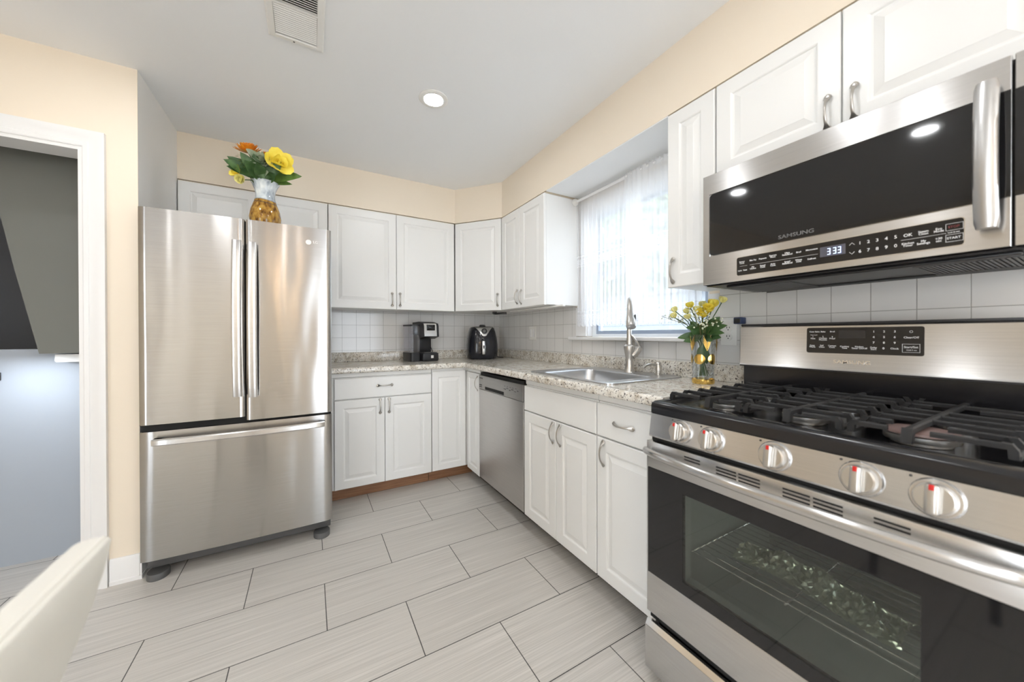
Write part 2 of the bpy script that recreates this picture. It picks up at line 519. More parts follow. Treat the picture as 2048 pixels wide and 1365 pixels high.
# ------------------------------------------------------------------ window
wz = MB()
w1 = struct('window_1', MB().box(1.395, 1.46, WY0, WY0 + .035, WZ0 + .004, WZ1).box(1.395, 1.46, WY1 - .035, WY1, WZ0 + .004, WZ1)
            .box(1.395, 1.46, WY0 + .035, WY1 - .035, WZ1 - .035, WZ1).box(1.395, 1.46, WY0 + .035, WY1 - .035, WZ0 + .004, WZ0 + .022), 'vinyl',
            label='white double-hung window behind sheer lace curtains')
for a, b in ((WY0 + .035, WY1 - .035),):
    sh = MB()
    for z0, z1, x in ((1.1722, 1.60, 1.405), (1.585, WZ1 - .035, 1.425)):
        sh.box(x, x + .022, a, b, z0, z0 + .022).box(x, x + .022, a, b, z1 - .022, z1).box(x, x + .022, a, a + .020, z0 + .022, z1 - .022).box(x, x + .022, b - .020, b, z0 + .022, z1 - .022)
    sh.build('sash', 'alumin', w1)
    MB().box(1.414, 1.417, a + .01, b - .01, 1.18, 1.59).box(1.434, 1.437, a + .01, b - .01, 1.60, WZ1 - .045).build('pane', 'dimpane', w1)
# white casing and stool
struct('trim_1', MB().box(1.338, 1.3495, WY1 + .001, .455, 1.157, 1.365).box(1.338, 1.3495, WY1 + .001, .40, 1.366, 2.10).box(1.338, 1.3495, WY0 - .055, WY0 - .001, 1.157, 1.365)
       .box(1.338, 1.3495, WY0 + .0, WY1, WZ1 + .001, 2.10).box(1.3496, 1.394, WY1 - .005, WY1 - .0005, 1.157, WZ1).box(1.3496, 1.394, WY0 + .0005, WY0 + .005, 1.157, WZ1).box(1.3496, 1.394, WY0 + .005, WY1 - .005, WZ1 - .005, WZ1 - .0005), 'trim', label='white window casing')
struct('trim_3', MB().box(1.298, 1.395, -.60, .50, 1.130, 1.1535, .006), 'trim', label='white window sill over the tiles')

# ------------------------------------------------------------------ outside the window
struct('ground_outside', MB().box(1.6, 20, -9, 20, -.9, -.8), mat('paving', (.56, .52, .46), .9))
nh = thing('neighbour_house', 'low grey sided house across the yard seen faintly through the sheer curtain', 'house', (8.0, 5.5, -.8))
sd = MB()
for k in range(19): sd.prism([(0, .16 * k), (-.02, .16 * k), (0, .16 * k + .16)], 'y', -5, 5)
sd.box(0, .2, -5, 5, 0, 3.04)
sd.build('wall', mat('grey siding', (.33, .36, .40), .8), nh, 0)
MB().prism([(-.25, 3.05), (2.2, 3.22), (2.2, 3.3), (-.25, 3.13)], 'y', -5.2, 5.2).build('roof', mat('grey shingles', (.16, .16, .17), .9), nh, 0)
M['leafout'] = mat('tree leaves', (.40, .48, .27), .8)
M['bark'] = mat('bark', (.12, .09, .06), .9)
def tree(x, y, h, r, label):
    t = thing('tree', label, 'tree', (x, y, -.8), 0, 'trees outside the window')
    MB().tube([(0, 0, 0), (.05, 0, h * .4), (0, .05, h * .7)], [.12, .09, .05], 8).build('trunk', 'bark', t)
    b = MB()
    rnd = random.Random(int(x * 10 + y * 7))
    for _ in range(2600):
        while True:
            p = Vector((rnd.uniform(-1, 1), rnd.uniform(-1, 1), rnd.uniform(-1, 1)))
            if .35 < p.length < 1: break
        p = Vector((p.x * r, p.y * r, h * .62 + p.z * h * .38))
        d = Vector((rnd.gauss(0, 1), rnd.gauss(0, 1), rnd.gauss(0, .6))).normalized() * .30
        e = d.cross(Vector((rnd.gauss(0, 1), rnd.gauss(0, 1), 1))).normalized() * .17
        b.f([b.v(p - d), b.v(p + e), b.v(p + d), b.v(p - e)])
    b.build('foliage', 'leafout', t, 0)
tree(12.6, 3.8, 8.4, 1.75, 'pale leafy tree above the house, farthest right outside the window')
tree(12.9, 8.0, 8.8, 1.75, 'pale leafy tree above the house, middle of the row outside the window')
tree(12.6, 12.2, 8.6, 1.75, 'pale leafy tree above the house, farthest left outside the window')
tree(17.0, 8.2, 11.5, 2.2, 'taller tree added to cover the bright sky gap between the right and middle trees outside')  # second row, added to block bright sky between the crowns
tree(17.0, 13.2, 11.5, 2.2, 'taller tree added to cover the bright sky gap between the middle and left trees outside')

# ------------------------------------------------------------------ recessed lights, vent
def downlight(x, y, label):
    t = thing('recessed_light', label, 'ceiling light', (x, y, CZ), 0, 'recessed ceiling lights')
    MB().lathe((0, 0, 0), [(.050, -.0005), (.076, -.0005), (.077, -.004), (.070, -.008), (.052, -.008), (.050, -.006)], 40, False, False).build('trim_ring', 'plate', t)
    MB().lathe((0, 0, 0), [(.0505, -.0012), (.0505, -.0055), (.03, -.0065)], 40).build('diffuser', 'lamp', t)
downlight(.225, .30, 'round white recessed light glowing in the ceiling above the kitchen floor')
downlight(-1.07, .17, 'recessed ceiling light in front of the doorway, mirrored at the left of the microwave door')
downlight(-1.08, -.94, 'recessed ceiling light by the left wall, mirrored at the right of the microwave door')
downlight(.225, -.94, 'recessed ceiling light over the floor in front of the range')
downlight(-.45, -2.3, 'recessed ceiling light just behind the camera')
downlight(-1.9, -2.3, 'recessed ceiling light behind the camera on the left')
downlight(.55, -3.2, 'recessed ceiling light nearest the added glass door')
downlight(-1.2, -3.4, 'recessed ceiling light at the rear of the room')
vt = thing('air_vent', 'white slatted air vent grille in the ceiling at the top edge', 'vent', (-.403, .07, CZ))
HX, HY = .102, .165
fr = MB()
for a, b in ((1, 0), (-1, 0), (0, 1), (0, -1)):
    pass
prof = [(0, -.0005), (0, -.004), (.006, -.010), (.026, -.012), (.028, -.006), (.028, -.0005)]
fr.rings([[(sx * (HX - i), sy * (HY - i), z) for sx, sy in ((-1, -1), (1, -1), (1, 1), (-1, 1))] for i, z in prof], False, False)
fr.box(-.076, .076, -.034, -.026, -.011, -.002)
fr.build('frame', 'plate', vt, 20)
for k in range(14):
    y = -.020 + .0108 * k
    MB().prism([(y, -.0070), (y + .0048, -.0104), (y + .0055, -.0098), (y + .0007, -.0064)], 'x', -.074, .074).build('slat', 'plate', vt, 0)
for k in range(9):
    y = -.134 + .0108 * k
    MB().prism([(y + .0085, -.003), (y, -.011), (y + .0013, -.012), (y + .0098, -.004)], 'x', -.074, .074).build('slat', 'plate', vt, 0)
MB().box(-.075, .075, -.138, .138, -.0018, -.0006).build('duct', 'grey', vt)
MB().lathe((-.01, .150, -.012), [(.004, 0), (.0035, -.0015)], 10).build('screw', 'greytext', vt)

# ------------------------------------------------------------------ cabinets
G_W, G_B = 'white wall cabinets', 'white base cabinets'
def wall_cab(name, label, loc, rot, width, z0, z1, splits, depth=.30, pulls=(), bottom=True, group=G_W):
    """box with doors; origin = bottom left of the door plane; splits = door x ranges; pulls = (door index, x, z)"""
    t = thing(name, label, 'cabinet', (loc[0], loc[1], z0), rot, group)
    h = z1 - z0
    MB().box(.001, width - .001, .020, depth, .002, h - .002, .0015, 1).build('body', 'white', t)
    MB().box(.0, width, .021, depth - .01, h - .0015, h + .010).build('top_rail', 'carc', t)
    ds = []
    for a, b in splits:
        ds.append(MB().door(a + .0015, b - .0015, 0, h).build('door', 'white', t, 0))
    for i, x, z in pulls:
        MB().pull((x, 0, z - z0)).build('handle', 'pewter', ds[i])
    return t
UZ0, UZ1 = 1.374, 2.136
BY, RX = 1.366, 1.0206      # door planes of the wall cabinets
wall_cab('wall_cabinet', 'white two-door wall cabinet half hidden above the refrigerator', (-1.068, BY), 0, .826, 1.80, UZ1, [(0, .413), (.413, .826)])
wall_cab('wall_cabinet', 'white two-door wall cabinet on the back wall above the coffee maker', (-.240, BY), 0, .978, UZ0, UZ1, [(0, .487), (.487, .978)],
         pulls=((0, .452, 1.454), (1, .513, 1.455)))
wall_cab('wall_cabinet', 'white two-door wall cabinet on the right wall just left of the window', (RX, 1.020), RIGHT, .615, UZ0, UZ1, [(0, .289), (.289, .615)],
         pulls=((0, .256, 1.460), (1, .318, 1.454)))
wall_cab('wall_cabinet', 'narrow white single-door wall cabinet between the window and the microwave', (RX, -.552), RIGHT, .214, UZ0, UZ1, [(0, .214)],
         pulls=((0, .031, 1.447),))
wall_cab('wall_cabinet', 'short white two-door wall cabinet above the microwave', (RX, -.769), RIGHT, .762, 1.7725, UZ1, [(0, .379), (.379, .762)],
         pulls=((0, .348, 1.842), (1, .410, 1.842)))
# diagonal corner wall cabinet
cx0, cy0, cx1, cy1 = .741, 1.364, 1.019, 1.024
ang = math.atan2(cy1 - cy0, cx1 - cx0); cl = math.hypot(cx1 - cx0, cy1 - cy0)
t = thing('corner_wall_cabinet', 'white single-door diagonal wall cabinet in the corner above the air fryer', 'cabinet', (cx0, cy0, UZ0), 0, G_W)
h = UZ1 - UZ0
off = Vector((-math.sin(ang), math.cos(ang), 0)) * .021
pl = [(off.x + .001, off.y), (.001, .320), (.600, .320), (.600, cy1 - cy0 + .004), (cx1 - cx0 + off.x, cy1 - cy0 + .004 + 0)]
MB().prism(pl, 'z', .002, h - .002).build('body', 'white', t, 0)
b = MB(); b.M = Matrix.Rotation(ang, 4, 'Z'); b.door(.002, cl - .002, 0, h)
cdoor = b.build('door', 'white', t, 0)
b = MB(); b.M = Matrix.Rotation(ang, 4, 'Z'); b.pull((cl - .032, 0, .088)); b.build('handle', 'pewter', cdoor)

def base_cab(name, label, loc, rot, width, fronts, kick='shadekick', depth=.56, group=G_B, kicky=.10):
    """fronts: (part, x0, x1, z0, z1, pull) ; origin on the floor at the left of the door plane"""
    t = thing(name, label, 'cabinet', (loc[0], loc[1], 0), rot, group)
    if 'sink' in name: MB().box(.001, width - .001, .020, depth, .1, .74).box(.001, width - .001, .020, .045, .74, .872).build('body', 'white', t)
    else: MB().box(.001, width - .001, .020, depth, .1, .872).build('body', 'white', t)
    MB().box(.001, width - .001, .014, .06, .8745, .9035, .002, 1).build('top_rail', 'white', t)
    MB().box(.001, width - .001, kicky, kicky + .016, 0.0005, .0995).build('toe_kick', kick, t)
    for part, x0, x1, z0, z1, pull in fronts:
        d = MB().door(x0 + .0015, x1 - .0015, z0, z1, flat=part != 'door').build(part, 'white', t, 0)
        if pull:
            MB().pull((pull[0], 0, pull[1]), vertical=part == 'door').build('handle', 'pewter', d)
    return t
FY, FX = 1.12, .745
base_cab('base_cabinet', 'white base cabinet with one drawer over two doors beside the refrigerator', (-.238, FY), 0, .696,
         [('drawer', .018, .695, .723, .868, (.349, .806)), ('door', .018, .3495, .104, .717, (.316, .657)), ('door', .3495, .695, .104, .717, (.378, .657))], 'wood')
# corner base cabinet with two narrow door fronts
t = thing('corner_base_cabinet', 'white corner base cabinet with two narrow doors meeting at the inside corner', 'cabinet', (FX, FY, 0), 0, G_B)
MB().box(-.284, .58, .021, .56, .1, .872).box(.021, .58, -.250, .020, .1, .872).build('body', 'white', t)
MB().box(-.284, .02, .014, .06, .8745, .9035, .002, 1).box(.014, .06, -.250, .014, .8745, .9035, .002, 1).build('top_rail', 'white', t)
MB().box(-.284, .09, .10, .116, .0005, .0995).build('toe_kick', 'wood', t)
MB().box(.10, .116, -.250, .095, .0005, .0995).build('toe_kick', 'shadekick', t)
MB().door(-.284, -.006, .105, .883, frame=.045).build('door', 'white', t, 0)
b = MB(); b.M = Matrix.Rotation(RIGHT, 4, 'Z'); b.door(.014, .249, .095, .872, frame=.040)
rd = b.build('door', 'white', t, 0)
b = MB(); b.M = Matrix.Rotation(RIGHT, 4, 'Z'); b.pull((.229, 0, .800)); b.build('handle', 'pewter', rd)
base_cab('sink_base_cabinet', 'white two-door sink base cabinet with plain false front right of the dishwasher', (FX, .222), RIGHT, .614,
         [('false_front', 0, .613, .722, .865, None), ('door', 0, .314, .097, .716, (.292, .653)), ('door', .314, .613, .097, .716, (.354, .653))])
base_cab('base_cabinet', 'narrow white base cabinet with one drawer over one door beside the range', (FX, -.394), RIGHT, .362,
         [('drawer', .002, .361, .722, .865, (.160, .794)), ('door', .002, .361, .097, .716, (.046, .652))])
# under-cabinet light bar and loose black cable
ub = thing('under_cabinet_light', 'slim light bar under the wall cabinet left of the window', 'light', (1.125, .72, UZ0), 0)
MB().box(-.012, .012, -.40, .33, -.012, -.001, .003).build('housing', 'plate', ub)
MB().box(-.009, .009, -.398, -.375, -.0135, -.0118, .0005).build('end_cap', 'trim', ub)
cb_ = MB()
for k in range(3):
    cb_.tube([(1.02 + .05 * math.cos(a) * (1 + .25 * k) + .06, 1.17 + .10 * math.sin(a + .2 * k), 1.366 - .005 * k + .002 * math.sin(3 * a)) for a in [i * PI / 9 for i in range(-1, 11)]], .003, 6)
tag(cb_.build('power_cable', 'black'), 'thin black cable tucked under the corner wall cabinet', 'cable')

# ------------------------------------------------------------------ worktop with splash lip
CT, CB = .945, .905
SX0, SX1, SY0, SY1 = .812, 1.262, -.392, .172          # cut-out for the sink
wt = MB()
wt.box(-.237, 1.3495, 1.105, 1.6895, CB, CT)
XL = .735
for x0, x1, y0, y1 in ((XL, SX0, -.7575, 1.105), (SX1, 1.3495, -.7575, 1.105), (SX0, SX1, SY1, 1.105), (SX0, SX1, -.7575, SY0)):
    wt.box(x0, x1, y0, y1, CB, CT)
nose = [(.0205, 0)] + [(.012 - .012 * math.sin(a), .012 - .012 * math.cos(a)) for a in [i * PI / 12 for i in range(7)]] + [(.014 - .014 * math.cos(a), .026 + .014 * math.sin(a)) for a in [i * PI / 12 for i in range(7)]] + [(.0205, .040)]
wt.prism([(.715 + a, CB + z) for a, z in nose], 'y', -.7575, 1.105)
wt.prism([(1.085 + a, CB + z) for a, z in nose], 'x', -.237, .735)
# splash lip
wt.box(-.237, 1.33, 1.664, 1.681, CT, 1.0255, .004).box(1.325, 1.341, -.7575, 1.664, CT, 1.0255, .004)
o = wt.build('worktop', 'granite', None, 40)
tag(o, 'L-shaped speckled beige granite-look worktop with rounded edge and splash lip', 'worktop')

# ------------------------------------------------------------------ sink, faucet, dispenser
t = thing('sink', 'stainless steel single-bowl drop-in sink set in the worktop', 'sink', (1.043, -.108, CT))
def rrect(hx, hy, r, z, cx=0, cy=0, n=6):
    out = []
    for qx, qy, a0 in ((1, 1, 0), (-1, 1, PI / 2), (-1, -1, PI), (1, -1, 1.5 * PI)):
        for i in range(n):
            a = a0 + PI / 2 * i / (n - 1)
            out.append((cx + qx * (hx - r) + r * math.cos(a), cy + qy * (hy - r) + r * math.sin(a), z))
    return out
ox = -.045
MB().rings([rrect(.265, .330, .04, .0006), rrect(.265, .330, .04, .006), rrect(.258, .323, .036, .0085), rrect(.250, .315, .03, .0068),
            rrect(.196, .256, .06, .0066, ox), rrect(.190, .250, .058, .003, ox)], False, False).build('rim', 'sink', t)
MB().rings([rrect(.1899, .2499, .058, .003, ox), rrect(.186, .246, .056, -.006, ox), rrect(.176, .236, .055, -.150, ox), rrect(.150, .210, .06, -.172, ox), rrect(.04, .04, .03, -.178, ox)], False, True).build('bowl', 'sink', t)
MB().lathe((ox, 0, -.177), [(.042, 0), (.042, .003), (.034, .004), (.030, .001)], 24).build('drain', 'chrome', t)

t = thing('faucet', 'brushed nickel pull-down kitchen faucet behind the sink', 'faucet', (1.228, -.148, CT + .0068))
MB().lathe((0, 0, 0), [(.030, 0), (.030, .005), (.028, .009), (.023, .035), (.0205, .060), (.0215, .085), (.027, .115), (.0305, .138), (.0305, .150), (.019, .160)], 32).build('base', 'nickel', t)
dv = Vector((-.71, -.70, 0)).normalized()
pts = [Vector((0, 0, z)) for z in (.150, .20, .26, .31)]
R_ = .070
pts += [Vector((0, 0, .340)) + dv * (R_ - R_ * math.cos(a)) + Vector((0, 0, R_ * math.sin(a))) for a in [i * PI / 14 for i in range(0, 13)]]
rr = [.019, .0150, .0130, .0128] + [.0142] * 13
MB().tube(pts, rr, 18).build('spout', 'nickel', t)
e = pts[-1]; dd = (pts[-1] - pts[-2]).normalized()
hd = (e, dd)
MB().lathe(e + dd * .002, [(.0165, 0), (.0175, .020), (.0178, .034), (.0178, .036), (.0215, .060), (.0245, .100), (.0255, .128), (.0240, .134), (.017, .136)], 24, ax=dd).build('spray_head', 'nickel', t)
side = Vector((.60, -.80, 0)).normalized()
b = MB(); pc = e + dd * .085 + side * .020
b.lathe(pc, [(.006, -.003), (.011, .0), (.011, .004), (.007, .006)], 16, ax=side)
for vtx in b.bm.verts: vtx.co.z = pc.z + (vtx.co.z - pc.z) * 2.1
b.build('button', 'black', t)
hdir = Vector((.866, -.5, 0))
MB().tube([Vector((0, 0, .095)) + hdir * .012, Vector((0, 0, .112)) + hdir * .032, Vector((0, 0, .128)) + hdir * .047, Vector((0, 0, .142)) + hdir * .054, Vector((0, 0, .152)) + hdir * .052],
          [.025, .024, .022, .020, .012], 16).build('valve_arm', 'nickel', t)
MB().tube([Vector((0, 0, .142)) + hdir * .054, Vector((0, 0, .165)) + hdir * .044 + dv * .006, Vector((0, 0, .185)) + hdir * .031 + dv * .010, Vector((0, 0, .205)) + hdir * .016 + dv * .014, Vector((0, 0, .216)) + hdir * .008 + dv * .016],
          [(.017, .010), (.013, .0075), (.011, .0065), (.010, .006), (.004, .003)], 14).build('lever', 'nickel', t)

t = thing('soap_dispenser', 'small brushed nickel soap dispenser right of the faucet', 'dispenser', (1.268, -.312, CT + .0068))
MB().lathe((0, 0, 0), [(.021, 0), (.021, .003), (.013, .006), (.013, .020), (.0165, .021), (.0165, .050), (.014, .054), (.0145, .062), (.012, .066)], 24).build('pump_body', 'nickel', t)
dq = Vector((-.62, .10, 0)).normalized()
MB().tube([dq * .006 + Vector((0, 0, .050)), dq * .035 + Vector((0, 0, .056)), dq * .065 + Vector((0, 0, .056)), dq * .085 + Vector((0, 0, .050)), dq * .098 + Vector((0, 0, .040))], [.0075, .0065, .006, .0055, .005], 12).build('nozzle', 'nickel', t)

# ------------------------------------------------------------------ refrigerator
FRX0, FRW = -1.054, .803
t = thing('refrigerator', 'stainless steel french-door refrigerator with bottom freezer drawer', 'refrigerator', (FRX0, .72, 0))
MB().box(.006, FRW - .006, .075, .82, .035, 1.755, .004).build('body', 'grey', t)
SEAM0, SEAM1 = .400, .407
def fdoor(x0, x1, z0, z1, name):
    """slightly bowed sheet steel front with rounded vertical edges"""
    b = MB()
    n = 28
    prof = []
    for i in range(n + 1):
        u = i / n
        x = x0 + (x1 - x0) * u
        g = (x - FRW / 2) / (FRW / 2)
        y = .010 * g * g
        ed = min(x - x0, x1 - x)
        if ed < .007: y += .007 - math.sqrt(max(0, .007 ** 2 - (.007 - ed) ** 2))
        prof.append((x, y))
    prof += [(x1, .068), (x0, .068)]
    b.prism(prof, 'z', z0, z1)
    return b.build(name, 'fridge', t, 30)
dl = fdoor(0, SEAM0, .745, 1.775, 'door')
dr = fdoor(SEAM1, FRW, .725, 1.775, 'door')
dz = fdoor(0, FRW, .099, .712, 'freezer_drawer')
MB().box(.004, FRW - .004, .030, .074, .712, .746).build('gap_gasket', 'void', t)
MB().box(SEAM0 + .0005, SEAM1 - .0005, .03, .074, .746, 1.770).build('center_gasket', 'void', t)
def arcbar(p0, p1, outv, bow, wv, wd, th):
    """flat bar handle bowing outwards, with returns to the door"""
    p0, p1, outv, wv = Vector(p0), Vector(p1), Vector(outv), Vector(wv)
    n = 24
    rs = []
    for i in range(n + 1):
        u = i / n
        o_ = .034 + bow * (1 - (2 * u - 1) ** 2)
        if u < .03 or u > .97: o_ -= .004
        c = p0.lerp(p1, u) + outv * o_
        k = [(-1, -.6), (-.7, -1), (.7, -1), (1, -.6), (1, 1), (-1, 1)]
        rs.append([c + wv * (a * wd) - outv * (q * th) for a, q in k])
    b = MB().rings(rs)
    for u in (.02, .98):
        c = p0.lerp(p1, u); ax = (p1 - p0).normalized() * .016
        b.rings([[c + wv * (a * wd * .8) + ax * q + outv * d for a, q in ((-1, -1), (1, -1), (1, 1), (-1, 1))] for d in (-.006, .036)])
    return b
arcbar((.373, 0, .855), (.373, 0, 1.655), (0, -1, 0), .020, (1, 0, 0), .019, .008).build('handle', 'steel', dl, 30)
arcbar((.438, 0, .848), (.438, 0, 1.652), (0, -1, 0), .020, (1, 0, 0), .019, .008).build('handle', 'steel', dr, 30)
arcbar((.055, 0, .668), (.766, 0, .668), (0, -1, 0), .022, (0, 0, 1), .015, .008).build('handle', 'steel', dz, 30)
lg = MB()
lg.lathe((.690, .0045, 1.692), [(.014, 0), (.014, .0015)], 24, ax=(0, -1, 0))
lo = lg.build('badge', 'plate', dr)
b = MB(); b.text('LG', .724, .0042, 1.694, .020, bold=.0003); b.build('badge', 'chrome', dr, 0)
for x in (.010, FRW - .095):
    MB().rings([[(x + .0425 + .042 * math.cos(a) * s1, .055 + .050 * math.sin(a) * s1, z) for a in [2 * PI * i / 24 for i in range(24)]] for z, s1 in ((.0006, 1), (.026, 1), (.030, .95))]).build('foot_cover', 'grey', t)
MB().box(.02, FRW - .02, .085, .11, .030, .095).build('base_grille', 'grey', t)
MB().box(.03, .11, .03, .14, 1.7555, 1.772, .004).box(FRW - .11, FRW - .03, .03, .14, 1.7555, 1.772, .004).build('hinge_cover', 'grey', t)

# ------------------------------------------------------------------ dishwasher
t = thing('dishwasher', 'stainless steel dishwasher with front control panel between base cabinets', 'dishwasher', (FX - .002, .866, 0), RIGHT)
MB().box(.004, .638, .03, .56, .11, .868).build('body', 'grey', t)
MB().box(.003, .640, 0, .028, .103, .764, .004).build('door', 'dwsteel', t)
cp_ = MB().box(.003, .640, -.003, .028, .767, .868, .003).build('control_panel', steel('panel stainless', (.42, .41, .40), .45, .5), t)
MB().box(.02, .640, .006, .03, .8685, .888).build('top_gap', 'void', t)
MB().box(.115, .40, -.0045, -.0025, .772, .793, .0008).build('pocket_handle', 'void', cp_)
for z_ in (.795, .782): MB().box(.015, .060, -.0042, -.0025, z_, z_ + .004).build('vent_slot', 'void', cp_)
b = MB()
b.text('Samsung', .045, -.0036, .850, .016)
for k, s in enumerate(('Normal', 'Heavy', 'Auto', 'Express', 'Delay', 'Start')):
    b.text(s, .415 + .033 * k, -.0036, .815 + .008 * (k % 2), .010)
for k in range(5): b.box(.405 + .036 * k, .420 + .036 * k, -.0037, -.0028, .832, .836)
b.build('lettering', 'greytext', cp_, 0)
MB().box(.003, .640, .10, .115, .0005, .100).build('toe_kick', 'shadekick', t)

# ------------------------------------------------------------------ range
t = thing('gas_range', 'stainless steel freestanding gas range with black cooktop and oven window', 'range', (.650, -.7615, 0), RIGHT)
RW = .757
MB().box(.001, .016, .03, .68, .06, .90).box(RW - .016, RW - .001, .03, .68, .06, .90).box(.016, RW - .016, .655, .68, .06, .90)\
    .box(.016, RW - .016, .03, .655, .06, .08).box(.016, RW - .016, .03, .655, .225, .24).box(.016, RW - .016, .03, .655, .80, .815).build('body', 'grey', t)
for x in (.05, RW - .05):
    for y in (.08, .6): MB().cyl((x, y, .0005), (x, y, .06), .018).build('foot', 'black', t)
# cooktop deck with raised rim
deck = [(0, .004, .900), (0, .004, .926), (.0, .008, .934), (.004, .018, .9405), (.012, .026, .9425), (.022, .036, .9405), (.026, .040, .931)]
def fr_ring(i, j, z): return [(i, j, z), (RW - i, j, z), (RW - i, .640 - i, z), (i, .640 - i, z)]
MB().rings([fr_ring(i, j, z) for i, j, z in deck] + [fr_ring(.032, .046, .928)]).build('cooktop', 'enamel', t, 50)
# control panel
cpn = MB().prism([(.0035, .8985), (-.008, .827), (-.006, .822), (.03, .822), (.03, .8985)], 'x', .001, RW - .001).build('control_panel', 'steel', t, 0)
nrm = Vector((0, -math.cos(.16), -math.sin(.16) * -1)).normalized()
nrm = Vector((0, -1, .16)).normalized()
for lx in (.117, .214, .375, .536, .640):
    c = Vector((lx, -.0025, .862))
    kb = MB()
    kb.lathe(c, [(.036, 0), (.036, .004), (.0335, .0075), (.031, .008)], 32, ax=nrm).build('knob_skirt', 'steel', cpn, label='round stainless burner knob skirt')
    k2 = MB()
    q = Vector((0, 0, 1)).rotation_difference(nrm).to_matrix().to_4x4()
    k2.M = Matrix.Translation(c + nrm * .006) @ q
    k2.lathe((0, 0, 0), [(.029, 0), (.0275, .016), (.025, .0185), (.0, .0186)], 32, cap1=False)
    k2.M = Matrix.Translation(c + nrm * .022) @ q
    up_l = q.to_3x3().inverted() @ Vector((0, 0, 1))
    # raised grip bar along the vertical
    ya = math.atan2(up_l.y, up_l.x)
    k2.M = k2.M @ Matrix.Rotation(ya, 4, 'Z')
    k2.box(-.028, .028, -.0095, .0095, 0, .018, .006, 3)
    ko = k2.build('knob', 'knobm' if 'knobm' in M else 'nickel', cpn)
    k3 = MB(); k3.M = Matrix.Translation(c + nrm * .022) @ q @ Matrix.Rotation(ya, 4, 'Z')
    k3.box(.016, .0265, -.0036, .0036, .0135, .0186, .001)
    k3.build('red_indicator', 'red', ko)
    d = MB(); d.lathe(c + Vector((-.034, 0, .0)) + Vector((0, 0.0043, .030)), [(.0025, 0), (.0025, .0008)], 10, ax=nrm); d.build('off_mark', 'darktext', cpn)
# oven door
dy = -.020
dd_ = MB()
dd_.box(.0, RW, dy, .026, .721, .810, .003)
dd_.box(.0, RW, dy, .026, .233, .368, .003)
dd_.box(.0, .006, dy + .002, .026, .366, .723).box(RW - .006, RW, dy + .002, .026, .366, .723)
od = dd_.build('oven_door', 'steel', t, 30)
wx0, wx1, wz0, wz1 = .134, .624, .405, .676
gl = MB().box(.006, wx0, dy - .0005, -.006, .368, .721).box(wx1, RW - .006, dy - .0005, -.006, .368, .721).box(wx0, wx1, dy - .0005, -.006, .368, wz0).box(wx0, wx1, dy - .0005, -.006, wz1, .721)
gl.build('glass_panel', 'blackgloss', od, 0)
MB().box(wx0, wx1, dy - .0004, dy + .0036, wz0, wz1).build('oven_window', 'ovenpane', od, 0)
MB().rings([[(x0, y, z0), (x1, y, z0), (x1, y, z1), (x0, y, z1)] for x0, x1, y, z0, z1 in
            ((wx0, wx1, -.006, wz0, wz1), (wx0 - .004, wx1 + .004, .028, wz0 - .004, wz1 + .004), (.11, RW - .11, .032, .262, .778), (.11, RW - .11, .56, .262, .778))], False, True).build('oven_cavity', 'cavity', t, 0)
for a, b_ in ((.140, .190), (.238, .292), (.298, .350), (.400, .454), (.460, .512), (.560, .611)):
    for k in range(2 if a in (.140, .560) else 3):
        MB().box(a, b_, dy - .0006, dy + .002, .7925 - .009 * k, .7965 - .009 * k).build('vent_slot', 'void', od, 0)
us = [.004] + [.004 + (RW - .008) * (.5 - .5 * math.cos(PI * i / 40)) for i in range(1, 40)] + [RW - .004]
hb = [(x, dy - .008 - .054 * max(0, math.sin(PI * (x - .004) / (RW - .008))) ** .55, .780 + .004 * math.sin(PI * x / RW)) for x in us]
MB().tube(hb, [(.008, .010)] * 2 + [(.010, .0125)] * (len(hb) - 4) + [(.008, .010)] * 2, 16).build('handle', 'steel', od)
# storage drawer
dw = MB().box(.0, RW, -.030, .024, .046, .190, .004).build('drawer', 'steel', t, 30)
MB().prism([(-.029, .190), (-.020, .2065), (-.012, .208), (.0, .196), (.02, .190)], 'x', .002, RW - .002).build('drawer_grip', 'chrome', dw, 20)
MB().box(.004, RW - .004, -.005, .028, .2085, .2325).build('drawer_gap', 'void', t)
MB().box(.004, RW - .004, .004, .029, .8105, .8215).build('door_gap', 'void', t)
# oven inside: rack, crumpled foil, bulb added to light the cavity
ra = MB()
for k in range(15): ra.cyl((.12, .05 + .032 * k, .475), (RW - .12, .05 + .032 * k, .475), .0022, seg=6)
for x in (.12, RW / 2, RW - .12): ra.cyl((x, .045, .472), (x, .51, .472), .003, seg=6)
ra.build('oven_rack', 'chrome', t)
MB().lathe((.60, .553, .72), [(.022, 0), (.022, .006), (.012, .012)], 16, ax=(0, -1, 0)).build('added_oven_bulb', 'ovenfill', t)
# burners
BUR = [(.170, .150, .046, 'cap'), (.3785, .160, .052, 'cap'), (.590, .150, .058, 'burnt'), (.170, .430, .040, 'cap'), (.3785, .420, .046, 'cap'), (.590, .430, .036, 'cap')]
for x, y, r, mm in BUR:
    bo = MB().lathe((x, y, .9285), [(r * .80, 0), (r * .80, .006), (r * .98, .007), (r, .009), (r, .019), (r * .9, .021)], 40).build('burner', 'burnerring', t)
    MB().lathe((x, y, .9497), [(r * .96, 0), (r * .985, .002), (r * .97, .006), (r * .90, .0075)], 40).build('burner_cap', mm, bo)
